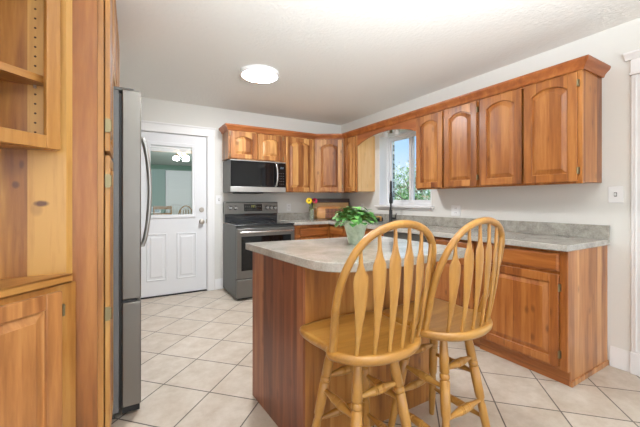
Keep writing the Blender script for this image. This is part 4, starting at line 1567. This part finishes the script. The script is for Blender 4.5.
fan = thing('ceiling_fan', 'ceiling fan with lit white glass lamps seen in the back door glass', 'fan', (0.97, 7.7, H))
MB().lathe([(0.09, 0), (0.08, -0.05), (0.03, -0.06), (0.03, -0.10), (0.12, -0.12), (0.13, -0.19), (0.09, -0.23), (0.05, -0.27), (0.02, -0.28)], n=28).build('motor', M['brass'], fan)
for k in range(5):
    a = 2 * PI * k / 5 + 0.35
    ca, sa_ = math.cos(a), math.sin(a)
    vs = []
    for u, w_ in ((0.1, 0.03), (0.2, 0.06), (0.58, 0.075), (0.62, 0.05)):
        for z in (-0.178, -0.170):
            for s_ in (-1, 1):
                vs.append((u * ca - s_ * w_ * sa_, u * sa_ + s_ * w_ * ca, z))
    mb = MB()
    mb.rings([[vs[4 * i], vs[4 * i + 1], vs[4 * i + 3], vs[4 * i + 2]] for i in range(4)])
    mb.build('blade', M['fanblade'], fan)
for k in range(3):
    a = 2 * PI * k / 3 + 0.9
    MB().lathe([(0.02, -0.27), (0.045, -0.28), (0.072, -0.315), (0.066, -0.35), (0.03, -0.365)], (0.13 * math.cos(a), 0.15 * math.sin(a), 0), 20).build('lamp_shade', M['fanlamp'], fan)


def small_chair(label, loc, rz, bow):
    t = thing('dining_chair', label, 'chair', loc, rz, 'chairs seen in the back door glass')
    MB().box(-0.2, 0.2, -0.2, 0.2, 0.43, 0.47).build('seat', M['chair'], t, bevel=0.012)
    for sx in (-1, 1):
        for sy in (-1, 1):
            MB().tube([(sx * 0.16, sy * 0.16, 0.43), (sx * 0.2, sy * 0.2, 0.0)], [0.02, 0.014], 10).build('leg', M['chair'], t)
    if bow:
        pts = [(-0.19 * math.cos(PI * k / 20), 0.18 + 0.06 * math.sin(PI * k / 20), 0.46 + 0.62 * math.sin(PI * k / 20) ** 0.6) for k in range(21)]
        MB().tube(pts, 0.014, 10).build('back_bow', M['chair'], t)
        for k in range(5):
            x = (k - 2) * 0.06
            MB().tube([(x, 0.18, 0.46), (x, 0.225, 1.02 - abs(k - 2) * 0.03)], 0.008, 8).build('spindle', M['chair'], t)
    else:
        for sx in (-1, 1):
            MB().tube([(sx * 0.18, 0.18, 0.46), (sx * 0.185, 0.24, 1.08)], 0.016, 10).build('back_post', M['chair'], t)
        for z in (0.72, 0.88, 1.04):
            MB().box(-0.18, 0.18, 0.205, 0.235, z - 0.035, z + 0.035).build('back_slat', M['chair'], t, bevel=0.004)
    return t


small_chair('brown ladder-back chair, leftmost in the door glass', (0.62, 8.6, 0), PI, False)
small_chair('brown bow-back chair, rightmost in the door glass', (1.13, 8.6, 0), PI, True)
pf = thing('framed_picture', 'pale framed picture low on the left in the door glass', 'picture', (0.50, MYE - 0.002, 0.78))
MB().box(0, 0.36, -0.03, -0.002, 0, 0.22).build('picture_frame', M['white'], pf, bevel=0.003)
MB().box(0.03, 0.33, -0.034, -0.0295, 0.03, 0.19).build('picture_sheet', plain('pale_blue_sheet', srgb(170, 190, 200), 0.6), pf)

# ------------------------------------------------------------------ outside the kitchen window
struct(box(3.32, 40, -12, 40, -0.35, -0.12).build('ground', M['grass'], smooth=False))


def canopy(mb, cx, cy, cz, rx, ry, rz_, n, size):
    for k in range(n):
        while True:
            p = Vector((random.uniform(-1, 1), random.uniform(-1, 1), random.uniform(-1, 1)))
            if 0.25 < p.length < 1:
                break
        c_ = Vector((cx + p.x * rx, cy + p.y * ry, cz + p.z * rz_))
        d = Vector((random.gauss(0, 1), random.gauss(0, 1), random.gauss(0, 1))).normalized()
        e = d.orthogonal().normalized()
        f_ = d.cross(e)
        s_ = size * random.uniform(0.6, 1.3)
        mb.add([c_ - e * s_, c_ + f_ * s_ * 0.5, c_ + e * s_, c_ - f_ * s_ * 0.5], [(0, 1, 2, 3)])


def tree(name, label, cat, loc, h, r_, mat, n, size, trunk=0.06, low=0.35):
    t = thing(name, label, cat, loc)
    mb = MB()
    mb.tube([(0, 0, 0), (0.03, 0.02, h * 0.35), (0, 0, h * 0.8)], [trunk, trunk * 0.8, trunk * 0.3], 10)
    for k in range(7):
        a = 2 * PI * k / 7
        z0 = h * (0.25 + 0.06 * k)
        mb.tube([(0, 0, z0), (0.4 * r_ * math.cos(a), 0.4 * r_ * math.sin(a), z0 + 0.12 * h), (0.75 * r_ * math.cos(a), 0.75 * r_ * math.sin(a), z0 + 0.25 * h)], [trunk * 0.5, trunk * 0.35, trunk * 0.15], 8)
    mb.build('trunk', M['bark'], t)
    mb = MB()
    canopy(mb, 0, 0, h * (low + 1) / 2, r_, r_, h * (1 - low) / 2, n, size)
    mb.build('foliage', mat, t, smooth=False)
    return t


tree('flowering_tree', 'pale blossoming tree outside the kitchen window', 'tree', (8.3, 7.75, -0.12), 2.7, 1.5, M['blossom'], 900, 0.075)
tree('shrub', 'green leafy shrub low outside the left window pane', 'shrub', (6.0, 6.0, -0.12), 1.72, 0.65, M['tree_leaf'], 1100, 0.05, 0.03, 0.05)
tree('plum_shrub', 'mauve-brown shrub low outside the right window pane', 'shrub', (6.9, 4.85, -0.12), 1.55, 0.5, M['mauve_leaf'], 600, 0.05, 0.03, 0.05)
tree('green_tree', 'light green tree outside, behind the shrubs beyond the window', 'tree', (12.5, 12.3, -0.12), 3.1, 2.0, M['tree_leaf'], 1100, 0.10, 0.08, 0.2)
bp = tag(box(-0.12, 0.12, -0.1, 0.1, -0.1, 2.6).build('brick_pier', M['brick'], loc=(3.60, 4.035, 0), smooth=False), 'cream brick pier just outside the left edge of the window', 'pier')
hs = thing('neighbour_house', 'tan neighbouring house beyond the trees outside the window', 'house', (16.0, 14.0, -0.12))
MB().box(0, 6, -3, 2.6, 0, 2.1).build('house_walls', M['siding'], hs, smooth=False)
MB().prism([(-3.4, 2.1), (3.0, 2.1), (-0.2, 3.2)], -0.3, 6.3, 'yz').build('roof', M['shingle'], hs, smooth=False)
